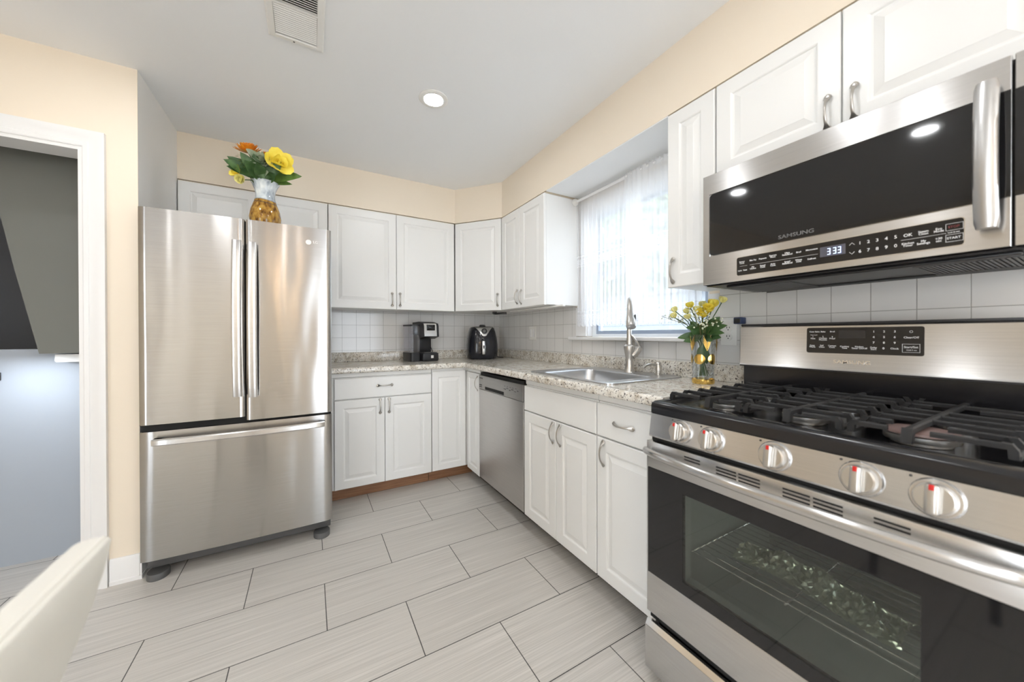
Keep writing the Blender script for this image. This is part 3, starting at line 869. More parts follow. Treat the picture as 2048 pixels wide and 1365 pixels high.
# grates: three sections
def gbar(mb, p0, p1, w_=.0045, h_=.0105, foot=0):
    p0, p1 = Vector(p0), Vector(p1)
    d = (p1 - p0); d.z = 0; d.normalize()
    nx = Vector((-d.y, d.x, 0)) * w_
    k = [(-1, -1), (1, -1), (1, .5), (.55, 1), (-.55, 1), (-1, .5)]
    mb.rings([[p + nx * a + Vector((0, 0, h_ * b * .5)) for a, b in k] for p in (p0, p1)])
GZ = .967
for gi, (g0, g1, bx) in enumerate(((.034, .262, .170), (.270, .487, .3785), (.495, .724, .590))):
    g = MB()
    ys = (.062, .130, .215, .290, .365, .450, .525, .590)
    for k, y in enumerate(ys):
        if gi != 1 and k in (1, 5):
            gbar(g, (g0 + .010, y + .012, GZ), (bx - .040, y + .012, GZ)); gbar(g, (bx + .040, y + .012, GZ), (g1 - .010, y + .012, GZ))
        elif k in (0, 7):
            gbar(g, (g0 + .012, y, GZ), (bx - .030, y, GZ)); gbar(g, (bx + .030, y, GZ), (g1 - .012, y, GZ))
        else:
            gbar(g, (g0 + .010, y, GZ), (g1 - .010, y, GZ))
    for x in (g0, g1):
        # bent down fingers at both sides and a low side rail
        for y in ys:
            sgn = 1 if x == g0 else -1
            g.rings([[(x + sgn * a, y - .0065, z), (x + sgn * a, y + .0065, z), (x + sgn * (a + .012), y + .0065, z), (x + sgn * (a + .012), y - .0065, z)] for a, z in ((0, .946), (.001, .962), (.008, GZ + .006))])
        gbar(g, (x + (.005 if x == g0 else -.005), .062, .949), (x + (.005 if x == g0 else -.005), .590, .949), .006, .010)
    # long spine from front to back, bent down at the front
    g.rings([[(bx - .008, y, z), (bx + .008, y, z), (bx + .0085, y2, z2), (bx - .0085, y2, z2)] for y, z, y2, z2 in
             ((.046, .9425, .062, .9425), (.050, .962, .066, .955), (.054, .9735, .070, .962))])
    gbar(g, (bx, .054, GZ), (bx, .604, GZ), .0065, .013)
    g.rings([[(bx - .008, y, z), (bx + .008, y, z), (bx + .008, y + .014, z), (bx - .008, y + .014, z)] for y, z in ((.594, GZ + .006), (.598, .943))])
    g.build('grate', 'iron', t, 30)
# back guard
MB().box(.002, RW - .002, .585, .64, .9425, 1.038).build('back_riser', 'enamel', t)
bg = MB().prism([(.556, 1.042), (.560, 1.050), (.566, 1.196), (.572, 1.202), (.64, 1.202), (.64, 1.038), (.575, 1.038)], 'x', 0, RW).build('backguard', 'steel', t, 25)
MB().box(-.001, RW + .001, .569, .645, 1.2015, 1.209, .002).box(.0, RW, .558, .58, 1.0365, 1.0425).build('guard_cap', 'black', bg)
def py_(z): return .560 + (z - 1.050) / (1.196 - 1.050) * .006
b = MB()
bx0, bx1, bz0, bz1 = .230, .516, 1.101, 1.190
b.rings([[(q[0], py_(q[2]) - dpt, q[2]) for q in [(p[0] + (bx0 + bx1) / 2, 0, p[1] + (bz0 + bz1) / 2) for p in [(u[0], u[1]) for u in rrect((bx1 - bx0) / 2, (bz1 - bz0) / 2, .006, 0)]]] for dpt in (-.001, .0012)])
pn = b.build('display_panel', 'blackgloss', bg, 30)
def TX(mb, s, u, w_, size, al='CENTER', bold=0):
    """text at u across, w_ down (0..1) on the range display"""
    z = bz1 - w_ * (bz1 - bz0)
    mb.text(s, bx0 + u * (bx1 - bx0), py_(z) - .0015, z, size, al, bold=bold)
b = MB()
for s, u, w_ in (('Conv Bake', .08, .16), ('Bake', .165, .16), ('Broil', .255, .16), ('1\nPizza', .065, .40), ('2\nChicken\nNuggets', .165, .42), ('3\nProof', .255, .40),
                 ('Keep\nWarm', .06, .74), ('Self\nClean', .155, .74), ('Custom\nCook', .255, .74), ('Cooking\nTime', .37, .76), ('Kitchen\nTimer On/Off', .50, .76), ('Delay\nStart', .62, .78)):
    TX(b, s, u, w_, .0068, bold=.00012)
TX(b, 'Easy Cook', .075, .29, .0045)
for k in range(9): TX(b, str(k + 1), .62 + .083 * (k % 3), .17 + .2 * (k // 3), .0088, bold=.0002)
TX(b, '0', .70, .77, .0088, bold=.0002); TX(b, 'Clock', .785, .77, .0075, bold=.0001)
TX(b, 'Clear/Off', .907, .38, .0082, bold=.0001); TX(b, 'Start/Set', .907, .71, .0085, bold=.0001); TX(b, 'Hold 3 sec', .912, .81, .005)
z = bz1 - .18 * (bz1 - bz0); xx = bx0 + .907 * (bx1 - bx0)
b.lathe((xx, py_(z) - .001, z), [(.0028, 0), (.0028, .0008), (.0036, .0008), (.0036, 0)], 12, ax=(0, -1, 0))
x0_, x1_, za, zb_ = bx0 + .843 * (bx1 - bx0), bx0 + .972 * (bx1 - bx0), bz1 - .60 * (bz1 - bz0), bz1 - .89 * (bz1 - bz0)
for q in ((x0_, x1_, za - .0008, za), (x0_, x1_, zb_, zb_ + .0008), (x0_, x0_ + .0008, zb_, za), (x1_ - .0008, x1_, zb_, za)):
    b.box(q[0], q[1], py_(q[2]) - .0016, py_(q[2]) - .001, q[2], q[3])
b.build('lettering', 'text', pn, 0)
b = MB(); zc = 1.163
b.box(.320, .388, py_(zc) - .0016, py_(zc) - .0008, 1.145, 1.180); b.build('display', mat('display glass', (.03, .03, .032), .1), pn, 0)
b = MB(); b.text('SAMSUNG', .354, py_(1.072) - .0008, 1.072, .0165, depth=.0008, sx=1.25, bold=.0003); b.build('logo', 'chrome', bg, 0)

# the crumpled clear bag lying in the oven
bag = MB()
nu, nv = 70, 22
rnd = random.Random(3)
gridv = []
for i in range(nu):
    row = []
    for j in range(nv):
        u, v_ = i / (nu - 1), j / (nv - 1)
        hh = .042 * (math.sin(PI * v_) * (.55 + .45 * math.sin(PI * u))) ** 1.0
        x = .02 + u * .36 + rnd.uniform(-.004, .004)
        y = -.05 + v_ * .13 + .02 * math.sin(5 * u) + rnd.uniform(-.005, .005)
        z = max(.004, hh * (.7 + .3 * math.sin(23 * u + 3 * v_)) + rnd.uniform(-.009, .009) * math.sin(PI * v_) + .003)
        row.append(bag.v((x, y, z)))
    gridv.append(row)
for i in range(nu - 1):
    for j in range(nv - 1):
        bag.f([gridv[i][j], gridv[i + 1][j], gridv[i + 1][j + 1], gridv[i][j + 1]])
mb_ = mat('crumpled clear foil', (.36, .38, .31), .28, .5)
o = bag.build('crumpled_foil', mb_, None, 0)
o.rotation_euler = (0, 0, RIGHT); o.location = (.650 + .16, -.7615 - .19, .479)
tag(o, 'crumpled shiny foil lying on the rack inside the oven', 'foil')

# ------------------------------------------------------------------ microwave
MWZ = 1.355
t = thing('microwave', 'stainless steel over-the-range microwave with black glass door', 'microwave', (.950, -.7615, MWZ), RIGHT)
MB().box(.002, .760, .036, .398, .006, .416).build('body', 'black', t)
SEAM = .693
def glassprof(mb, x0, x1):
    pass
df = MB()
H = .413
GX0, GZ0, GZ1 = .028, .109, .336
def rq(x0, x1, z0, z1, y): return [(x0, y, z0), (x1, y, z0), (x1, y, z1), (x0, y, z1)]
E_ = SEAM - .002
df.rings([rq(0, E_, 0, H, .034), rq(0, E_, 0, H, .0015), rq(.0015, E_ - .0015, .0015, H - .0015, 0), rq(GX0 - .003, E_ - .0016, GZ0 - .003, GZ1 + .003, 0),
          rq(GX0 - .003, E_ - .0016, GZ0 - .003, GZ1 + .003, .004)])
do = df.build('door', 'steel', t, 0)
MB().rings([rr_ for rr_ in ([(GX0 - .003, .0005, GZ0 - .003), (SEAM - .002, .0005, GZ0 - .003), (SEAM - .002, .0005, GZ1 + .003), (GX0 - .003, .0005, GZ1 + .003)],
                             [(GX0 - .003, -.0006, GZ0 - .003), (SEAM - .002, -.0006, GZ0 - .003), (SEAM - .002, -.0006, GZ1 + .003), (GX0 - .003, -.0006, GZ1 + .003)])], False, False).build('glass_trim', 'chrome', do, 0)
b = MB()
pts = [(x, z) for x, _, z in [(p[0], 0, p[1]) for p in rrect((SEAM - .004 - GX0) / 2, (GZ1 - GZ0) / 2, .010, 0, (SEAM - .004 + GX0) / 2, (GZ1 + GZ0) / 2)]]
pts = [(SEAM - .003 if x > SEAM - .02 else x, (GZ1 if z > .2 else GZ0) if x > SEAM - .02 else z) for x, z in pts]
b.rings([[(x, d, z) for x, z in pts] for d in (.003, -.0012)])
b.build('door_glass', 'blackgloss', do, 0)
sp2 = MB().box(SEAM + .002, .760, 0, .034, 0, GZ0, .0015, 1).box(SEAM + .002, .760, 0, .034, GZ1, H, .0015, 1).box(SEAM + .003, .759, .0331, .0345, 0, H).build('side_panel', 'steel', t, 0)
MB().box(SEAM + .002, .760, 0.0005, .033, GZ0, GZ1).build('side_glass', 'blackgloss', sp2, 0)
hp = []
for i in range(25):
    u = i / 24
    hp.append((.662, -.030 - .020 * math.sin(PI * u), .042 + u * .318))
rs = []
for i, p in enumerate(hp):
    k = [(-.017, .010), (-.017, -.004), (-.012, -.010), (0, -.013), (.012, -.010), (.017, -.004), (.017, .010)]
    sc = 1 if 0 < i < 24 else .86
    rs.append([(p[0] + a * sc, p[1] + q, p[2]) for a, q in k])
hm = MB().rings(rs)
hm.box(.650, .674, -.030, -.0012, .050, .075, .002).box(.650, .674, -.030, -.0012, .325, .350, .002)
hm.build('handle', 'satin', do, 40)
# control strip
cx0_, cx1_, cz0_, cz1_ = .125, .627, .019, .082
b = MB(); b.rings([[(p[0], d, p[1]) for p in rrect((cx1_ - cx0_) / 2, (cz1_ - cz0_) / 2, .006, 0, (cx0_ + cx1_) / 2, (cz0_ + cz1_) / 2)] for d in (.002, -.0014)])
cs = b.build('control_panel', 'blackgloss', do, 0)
b = MB(); b.rings([[(p[0], d, p[1]) for p in rrect((cx1_ - cx0_) / 2 + e2, (cz1_ - cz0_) / 2 + e2, .007, 0, (cx0_ + cx1_) / 2, (cz0_ + cz1_) / 2)] for d, e2 in ((.001, .0015), (-.0008, .0015))]); b.build('panel_trim', 'chrome', do, 0)
def MT(mb, s, u, w_, size, al='CENTER', bold=.00012):
    mb.text(s, cx0_ + u * (cx1_ - cx0_), -.0016, cz1_ - w_ * (cz1_ - cz0_), size, al, bold=bold)
b = MB()
for s, u, w_ in (('Sensor\nCook', .035, .30), ('Slim Fry', .105, .27), ('Popcorn', .165, .27), ('Express\nMenu', .225, .24), ('Ultra\nBake/Broil', .305, .24), ('Broil', .365, .26), ('Microwave', .43, .24),
                 ('Light', .022, .74), ('Vent', .055, .74), ('My\nChoice', .105, .68), ('Speed\nCook', .165, .68), ('Auto\nCook', .225, .68), ('Speed\nBake/Broil', .305, .68), ('Warm\nHold', .365, .68), ('Defrost', .43, .68)):
    MT(b, s, u, w_, .0066)
for k in range(10): MT(b, str((k + 1) % 10), .645 + .034 * (k % 5), .32 if k < 5 else .68, .0115)
for s, u, w_ in (('OK', .824, .33),): MT(b, s, u, w_, .0105)
for s, u, w_ in (('Kitchen\nTimer', .824, .70), ('Steam\nClean', .876, .33), ('My\nSettings', .876, .70), ('Eco\nMode', .925, .33), ('+30\nsec', .925, .70)): MT(b, s, u, w_, .0070)
MT(b, 'START', .9705, .705, .0072)
MT(b, 'Lock (3 sec)', .9705, .495, .0036)
for u0, u1 in ((.02, .068), (.085, .46), (.80, .948)):
    zz = (cz0_ + cz1_) / 2; b.box(cx0_ + u0 * .502, cx0_ + u1 * .502, -.0018, -.0013, zz - .0003, zz + .0003)
for zc2, q in ((.30, 1), (.70, -1)):
    zz = cz1_ - zc2 * (cz1_ - cz0_); xm = cx0_ + .612 * .502
    b.tube([(xm - .0055, -.0016, zz - .003 * q), (xm, -.0016, zz + .003 * q), (xm + .0055, -.0016, zz - .003 * q)], .0006, 6)
for za, zb_ in ((.16, .42), (.57, .84)):
    z0_, z1_ = cz1_ - zb_ * (cz1_ - cz0_), cz1_ - za * (cz1_ - cz0_)
    xa, xb = cx0_ + .944 * .502 + .001, cx0_ + .997 * .502 + .001
    for q in ((xa, xb, z0_, z0_ + .0007), (xa, xb, z1_ - .0007, z1_), (xa, xa + .0007, z0_, z1_), (xb - .0007, xb, z0_, z1_)):
        b.box(q[0], q[1], -.0019, -.0013, q[2], q[3])
b.build('lettering', 'text', cs, 0)
b = MB(); MT(b, 'STOP', .9705, .29, .0072); b.build('stop_lettering', 'redtext', cs, 0)
b = MB(); b.box(cx0_ + .470 * .502, cx0_ + .585 * .502, -.0019, -.0012, cz0_ + .020, cz1_ - .014); b.build('display', mat('clock display', (.10, .10, .125), .12), cs, 0)
b = MB()
SEGS = {'3': 'abgcd'}
def seg7(mb, x, z, hgt, wdt, segs, th=.0014):
    p = {'a': (0, 1, 1, 1), 'g': (0, .5, 1, .5), 'd': (0, 0, 1, 0), 'b': (1, .5, 1, 1), 'c': (1, 0, 1, .5)}
    for s in segs:
        a0, b0, a1, b1 = p[s]
        mb.box(x + a0 * wdt - th / 2, x + a1 * wdt + th / 2, -.0026, -.0018, z + b0 * hgt - th / 2, z + b1 * hgt + th / 2)
for k, xo in enumerate((.258, .274, .286)): pass
for xo in (cx0_ + .506 * .502, cx0_ + .532 * .502, cx0_ + .553 * .502): seg7(b, xo, cz0_ + .0255, .0165, .0054, 'abgcd', .0012)
b.build('clock_digits', 'digits', cs, 0)
b = MB(); b.text('SAMSUNG', .300, -.0017, GZ0 + .014, .0165, sx=1.25, bold=.0002); b.build('logo', 'greytext', do, 0)
# underside: sloped lip, grease filters, lamp cover
un = MB()
un.box(.004, .758, .02, .396, -.004, .0055).box(.06, .70, .05, .075, -.012, -.004, .003)
uo = un.build('underside', 'black', t)
for x0, x1 in ((.045, .235), (.525, .715)):
    g = MB()
    for k in range(22): g.box(x0 + (x1 - x0) * k / 22, x0 + (x1 - x0) * (k + .55) / 22, .11, .34, -.0075, -.0042)
    g.box(x0, x1, .105, .11, -.010, -.0042).box(x0, x1, .34, .346, -.010, -.0042)
    g.build('grease_filter', M['nickel'] if False else mat('filter mesh', (.16, .16, .16), .4, .8), uo, 0)
MB().tube([(x, .375 - .015 * math.sin(PI * (x - .05) / .66), -.008) for x in [.05 + .66 * i / 16 for i in range(17)]], .004, 8).build('rear_lip', 'grey', uo)

# ------------------------------------------------------------------ small appliances on the back worktop
t = thing('coffee_maker', 'black single-serve coffee maker with silver top panel and clear water tank', 'coffee maker', (.505, 1.51, CT), math.radians(10))
KB = MB().box(-.060, .085, -.115, .10, .0006, .070, .008)
KB.box(-.055, .080, .01, .10, .069, .245, .012)
KB.prism([(-.125, .210), (-.118, .300), (-.108, .322), (-.03, .340), (.10, .335), (.10, .230), (-.02, .222), (-.045, .19)], 'x', -.058, .083)
KB.build('body', 'black', t, 40)
KB = MB(); KB.prism([(-.126, .214), (-.119, .300), (-.109, .321), (-.098, .325), (-.098, .214)], 'x', -.052, .062); KB.build('front_panel', steel('silver plastic', (.72, .71, .70), .3, 0), t, 30)
MB().box(-.030, .044, -.1275, -.115, .262, .312, .002).build('display', 'blackgloss', t)
MB().lathe((.082, -.07, .30), [(.012, 0), (.012, .004)], 16, ax=(1, 0, 0)).lathe((.082, -.07, .262), [(.012, 0), (.012, .004)], 16, ax=(1, 0, 0)).build('button', 'greytext', t)
MB().lathe((.012, -.045, .20), [(.022, 0), (.030, .03)], 20).build('brew_spout', 'black', t)
MB().box(-.045, .072, -.110, 0.005, .0705, .076, .002).build('drip_tray', 'grey', t)
tk = MB().rings([rrect(.042, .085, .02, z, -.112, .0) for z in (.076, .300)]).build('water_tank', 'tank', t)
MB().rings([rrect(.044, .090, .02, z, -.112, .0) for z in (.0006, .075)]).build('tank_base', 'black', t)
MB().rings([rrect(.044, .090, .02, z, -.112, .0) for z in (.300, .312)]).build('tank_lid', 'black', t)
MB().box(.012, .036, -.1162, -.114, .026, .050, .0006).build('label_plate', 'plate', t)
MB().tube([(.08, .09, .13), (.11, .085, .115), (.125, .08, .07), (.12, .08, .03), (.10, .085, .006), (.07, .10, .006)], .0035, 8).build('cord', 'black', t)

t = thing('air_fryer', 'glossy black egg-shaped air fryer with silver dial panel in the corner', 'air fryer', (1.045, 1.470, CT), math.radians(-14))
fb = mat('glossy black shell', (.016, .017, .022), .10)
def sup(rx, ry, z, n=36, pw=2.6):
    out = []
    for i in range(n):
        a = 2 * PI * i / n
        c, s = math.cos(a), math.sin(a)
        out.append((rx * abs(c) ** (2 / pw) * (1 if c > 0 else -1), ry * abs(s) ** (2 / pw) * (1 if s > 0 else -1), z))
    return out
FP_ = [(.120, .0006), (.135, .006), (.143, .03), (.147, .08), (.146, .13), (.139, .19), (.126, .25), (.112, .288), (.100, .297), (.07, .300)]
MB().rings([sup(r, r * .98, z) for r, z in FP_]).build('body', fb, t, 50)
# silver Y panel following the shell
def shell_r(z):
    for (r0, z0), (r1, z1) in zip(FP_, FP_[1:]):
        if z0 <= z <= z1: return r0 + (r1 - r0) * (z - z0) / (z1 - z0)
    return FP_[-1][0]
pa = MB()
rows = []
for i in range(14):
    z = .212 + i * .0062
    hw = .026 + .055 * (i / 13) ** 1.6 if i > 3 else .026 * math.sqrt(max(0.02, 1 - ((3.2 - i) / 3.4) ** 2))
    r = shell_r(z) + .0015
    row = []
    for k in range(9):
        x = hw * (k / 4 - 1)
        y = -r * .98 * max(0.0, 1 - abs(x / r) ** 2.6) ** (1 / 2.6) - .001
        row.append((x, y, z))
    rows.append(row)
vg = [[pa.v(p) for p in r_] for r_ in rows]
for a, b_ in zip(vg, vg[1:]):
    for k in range(8): pa.f([a[k], a[k + 1], b_[k + 1], b_[k]])
pa.build('control_plate', steel('fryer silver', (.74, .74, .74), .25, 0), t, 60)
MB().lathe((0, -shell_r(.256) * .98 + .001, .256), [(.027, 0), (.026, .010), (.020, .014)], 24, ax=(0, -1, .25)).build('dial', 'black', t)
MB().lathe((0, -shell_r(.256) * .98 - .012, .260), [(.014, 0), (.013, .004)], 20, ax=(0, -1, .25)).build('dial_cap', 'greytext', t)
MB().lathe((0, -.03, .300), [(.030, 0), (.030, .010), (.022, .018)], 20).build('top_knob', 'black', t)
MB().tube([(-.018, -shell_r(.165) - .0, .175), (-.018, -shell_r(.165) - .035, .172), (-.018, -shell_r(.12) - .040, .12), (-.018, -shell_r(.06) - .034, .052), (-.018, -shell_r(.05), .045)], [(.012, .010)] * 5, 10).build('basket_handle', 'black', t)
MB().box(-.030, -.006, -.1935, -.186, .050, .170, .003).build('handle_strip', steel('handle silver', (.66, .66, .66), .3, 0), t)
MB().tube([(.13, .06, .02), (.16, .05, .012), (.19, .04, .006), (.22, .06, .006)], .0045, 8).build('cord', 'black', t)

# ------------------------------------------------------------------ switch and outlet plates
t = thing('light_switch', 'white double light switch plate on the tiles left of the window', 'light switch', (1.3418, 1.045, 1.182), RIGHT)
MB().box(-.058, .058, -.006, -.0003, -.060, .060, .003).build('plate', 'plate', t)
for x in (-.023, .023): MB().box(x - .016, x + .016, -.0095, -.006, -.033, .033, .0025).build('rocker', 'trim', t)
t = thing('wall_outlet', 'white double wall outlet on the tiles between the flowers and the range', 'outlet', (1.3418, -.645, 1.176), RIGHT)
MB().box(-.037, .037, -.006, -.0003, -.060, .060, .003).build('plate', 'plate', t)
for z in (-.020, .020):
    so_ = MB().lathe((0, -.006, z), [(.0175, 0), (.0175, .003), (.0165, .004)], 24, ax=(0, -1, 0)).build('socket', 'plate', t)
    MB().box(-.0075, -.005, -.0106, -.0098, z - .001, z + .008).box(.005, .0075, -.0106, -.0098, z, z + .007).cyl((0, -.0098, z - .0075), (0, -.0106, z - .0075), .0025, seg=10).build('slots', 'void', so_)
t = thing('plug_in_charger', 'dark blue plug-in block on the wall just above the outlet', 'plug', (1.3418, -.702, 1.228), RIGHT)
MB().box(-.018, .018, -.040, -.0005, -.014, .016, .004).build('block', 'blue', t)
MB().box(-.013, .013, -.044, -.040, -.010, .011, .002).build('face', 'black', t)

# ------------------------------------------------------------------ curtain
t = thing('curtain_rod', 'white curtain rod between the two wall cabinets above the window', 'curtain rod', (1.287, 0, 2.113))
MB().cyl((0, -.5505, 0), (0, .4020, 0), .009, seg=16).build('rod', 'trim', t)
MB().lathe((0, .4022, 0), [(.026, 0), (.024, .014), (.012, .030)], 20, ax=(0, -1, 0)).build('bracket', 'plate', t)
MB().lathe((0, -.5508, 0), [(.026, 0), (.024, .014), (.012, .030)], 20, ax=(0, 1, 0)).build('bracket', 'plate', t)
def curtain_mat():
    m = bpy.data.materials.new('sheer white voile')
    m.use_nodes = True
    nt = m.node_tree; nt.nodes.remove(nt.nodes['Principled BSDF'])
    out = nt.nodes['Material Output']
    tr = N(m, 'ShaderNodeBsdfTransparent')
    tl = N(m, 'ShaderNodeBsdfTranslucent'); tl.inputs[0].default_value = (.97, .975, .985, 1)
    df_ = N(m, 'ShaderNodeBsdfDiffuse'); df_.inputs[0].default_value = (.90, .91, .95, 1)
    mx = N(m, 'ShaderNodeMixShader'); mx.inputs[0].default_value = .22
    L(m, tl.outputs[0], mx.inputs[1]); L(m, df_.outputs[0], mx.inputs[2])
    m2 = N(m, 'ShaderNodeMixShader')
    # opacity: voile plus lace bands
    tc = N(m, 'ShaderNodeTexCoord'); sx = N(m, 'ShaderNodeSeparateXYZ'); L(m, tc.outputs['Object'], sx.inputs[0])
    def band(z0, z1):
        a = N(m, 'ShaderNodeMath', operation='GREATER_THAN'); a.inputs[1].default_value = z0; L(m, sx.outputs[2], a.inputs[0])
        b = N(m, 'ShaderNodeMath', operation='LESS_THAN'); b.inputs[1].default_value = z1; L(m, sx.outputs[2], b.inputs[0])
        c = N(m, 'ShaderNodeMath', operation='MULTIPLY'); L(m, a.outputs[0], c.inputs[0]); L(m, b.outputs[0], c.inputs[1])
        return c.outputs[0]
    def add(x, y):
        c = N(m, 'ShaderNodeMath', operation='ADD', use_clamp=True); L(m, x, c.inputs[0]); L(m, y, c.inputs[1]); return c.outputs[0]
    mp = N(m, 'ShaderNodeMapping'); mp.inputs['Scale'].default_value = (0, 105, 105); L(m, tc.outputs['Object'], mp.inputs[0])
    vo = N(m, 'ShaderNodeTexVoronoi', feature='DISTANCE_TO_EDGE'); vo.inputs['Scale'].default_value = 1; vo.inputs['Randomness'].default_value = .25
    L(m, mp.outputs[0], vo.inputs[0])
    holes = N(m, 'ShaderNodeMath', operation='LESS_THAN'); holes.inputs[1].default_value = .20; L(m, vo.outputs[0], holes.inputs[0])
    lace = N(m, 'ShaderNodeMath', operation='MULTIPLY'); L(m, holes.outputs[0], lace.inputs[0]); L(m, add(band(0, 1.310), band(1.655, 1.70)), lace.inputs[1])
    lines = add(add(band(1.327, 1.333), band(1.645, 1.651)), band(1.715, 1.721))
    dots = N(m, 'ShaderNodeMath', operation='MULTIPLY_ADD'); dots.inputs[1].default_value = .28; dots.inputs[2].default_value = .64
    L(m, add(lace.outputs[0], lines), dots.inputs[0])
    L(m, dots.outputs[0], m2.inputs[0])
    L(m, tr.outputs[0], m2.inputs[1]); L(m, mx.outputs[0], m2.inputs[2])
    L(m, m2.outputs[0], out.inputs[0])
    return m
M['voile'] = curtain_mat()
def curtain(y0, y1, label, folds, xo):
    c = MB()
    ny, nz = 170, 22
    g = []
    for j in range(nz + 1):
        v_ = j / nz
        row = []
        for i in range(ny + 1):
            u = i / ny
            y = y0 + (y1 - y0) * u
            amp = .003 + .006 * v_
            x = xo + amp * math.sin(u * folds * 2 * PI + 1.2 * math.sin(7 * u) + .8 * v_) + .002 * math.sin(u * folds * 5.1 + 2 * v_)
            zb = 1.240 - .016 * abs(math.sin(u * 26 * PI * (y1 - y0) / .5))
            z = 2.122 + (zb - 2.122) * v_
            if j == 0: z += .008 * abs(math.sin(u * 40 * PI))
            row.append(c.v((x, y + .004 * math.sin(u * folds * 4 * PI) * v_, z)))
        g.append(row)
    for j in range(nz):
        for i in range(ny): c.f([g[j][i], g[j][i + 1], g[j + 1][i + 1], g[j + 1][i]])
    o = c.build('sheer_curtain', 'voile', None, 180)
    tag(o, label, 'curtain', 'sheer lace curtains')
curtain(.395, -.17, 'sheer white lace-edged curtain panel on the left half of the window', 15, 1.297)
curtain(-.07, -.548, 'sheer white lace-edged curtain panel on the right half of the window', 12, 1.276)

# ------------------------------------------------------------------ flowers
def leafmat(name, col, vein, dk=.75):
    m = mat(name, col, .45)
    n = noise(m, objco(m, (30, 30, 30)), 1, 3)
    L(m, ramp(m, n, [(.3, tuple(c * dk for c in col)), (.7, vein)]), bsdf(m).inputs['Base Color'])
    return m
M['leaf'] = leafmat('dark green leaf', (.040, .105, .030), (.085, .17, .05))
M['leaf2'] = leafmat('bright green leaf', (.09, .19, .035), (.16, .28, .06))
M['sage'] = leafmat('pale succulent', (.30, .38, .24), (.45, .50, .36))
M['stem'] = mat('green stem', (.06, .12, .03), .5)
M['yel'] = leafmat('yellow petal', (.95, .74, .06), (.96, .84, .14), .93)
M['yel2'] = leafmat('pale yellow petal', (.88, .80, .26), (.92, .88, .42), .93)
M['ora'] = leafmat('orange petal', (.85, .20, .015), (.92, .42, .03))
M['bud'] = mat('white blossom', (.80, .82, .66), .6)
def leaf(mb, base, direc, ln, wd, droop=.2, upv=(0, 0, 1)):
    base, d, upv = Vector(base), Vector(direc).normalized(), Vector(upv)
    sd_ = d.cross(upv).normalized(); n_ = sd_.cross(d).normalized()
    rows = []
    for i in range(9):
        u = i / 8
        c = base + d * (ln * u) - Vector((0, 0, 1)) * (droop * ln * u * u)
        w_ = wd * math.sin(PI * min(1, u * .92 + .06)) ** .8 * (1 - .25 * u)
        if i == 8: w_ = .0004
        rows.append([c - sd_ * w_ + n_ * w_ * .28, c - sd_ * w_ * .5 + n_ * w_ * .05, c, c + sd_ * w_ * .5 + n_ * w_ * .05, c + sd_ * w_ + n_ * w_ * .28])
    vs_ = [[mb.v(p) for p in r] for r in rows]
    for a, b in zip(vs_, vs_[1:]):
        for k in range(4): mb.f([a[k], a[k + 1], b[k + 1], b[k]])
def petal(mb, c, ax, ang_, ln, wd, lift, curl, inner=0.0):
    """one cupped petal around axis ax"""
    ax = Vector(ax).normalized()
    a0 = Vector((1, 0, 0)) if abs(ax.x) < .8 else Vector((0, 1, 0))
    u = ax.cross(a0).normalized(); v2 = ax.cross(u)
    r = u * math.cos(ang_) + v2 * math.sin(ang_); sdv = ax.cross(r)
    rows = []
    for i in range(6):
        t_ = i / 5
        el = lift + curl * t_
        p = Vector(c) + r * (inner + ln * t_ * math.cos(el)) + ax * (ln * t_ * math.sin(el))
        w_ = wd * (math.sin(PI * (.12 + .80 * t_)) ** .7)
        rows.append([p - sdv * w_ + ax * w_ * .25, p, p + sdv * w_ + ax * w_ * .25])
    vs_ = [[mb.v(p) for p in q] for q in rows]
    for a, b in zip(vs_, vs_[1:]):
        for k in range(2): mb.f([a[k], a[k + 1], b[k + 1], b[k]])
def rose(mb, c, ax, r):
    for lay, (n, lf, ln, wd) in enumerate(((5, .45, 1.0, .62), (5, .85, .85, .52), (4, 1.15, .70, .40), (3, 1.4, .55, .28))):
        for k in range(n): petal(mb, c, ax, 2 * PI * k / n + lay * .6, r * ln, r * wd, lf, .45, r * .05)
def orchid(mb, c, ax, r):
    for lay, (n, lf, ln, wd) in enumerate(((5, .15, 1.0, .50), (3, .7, .70, .42), (3, 1.2, .45, .24))):
        for k in range(n): petal(mb, c, ax, 2 * PI * k / n + lay * .6 + .3, r * ln, r * wd, lf, .25 + .5 * ((k * 7 + lay) % 3) / 3, r * .05)
def bud(mb, c, ax, r):
    for lay, (n, lf, ln, wd) in enumerate(((5, .75, 1.15, .60), (5, 1.0, 1.1, .5), (3, 1.25, 1.0, .4))):
        for k in range(n): petal(mb, Vector(c), ax, 2 * PI * k / n + lay * .5, r * ln, r * wd, lf, .35, r * .03)
def mum(mb, c, ax, r):
    for lay, (n, lf, ln) in enumerate(((16, .15, 1.0), (15, .5, .95), (13, .85, .85), (10, 1.15, .75), (7, 1.4, .6))):
        for k in range(n): petal(mb, c, ax, 2 * PI * k / n + lay * .3, r * ln, r * .15, lf, .25, r * .06)

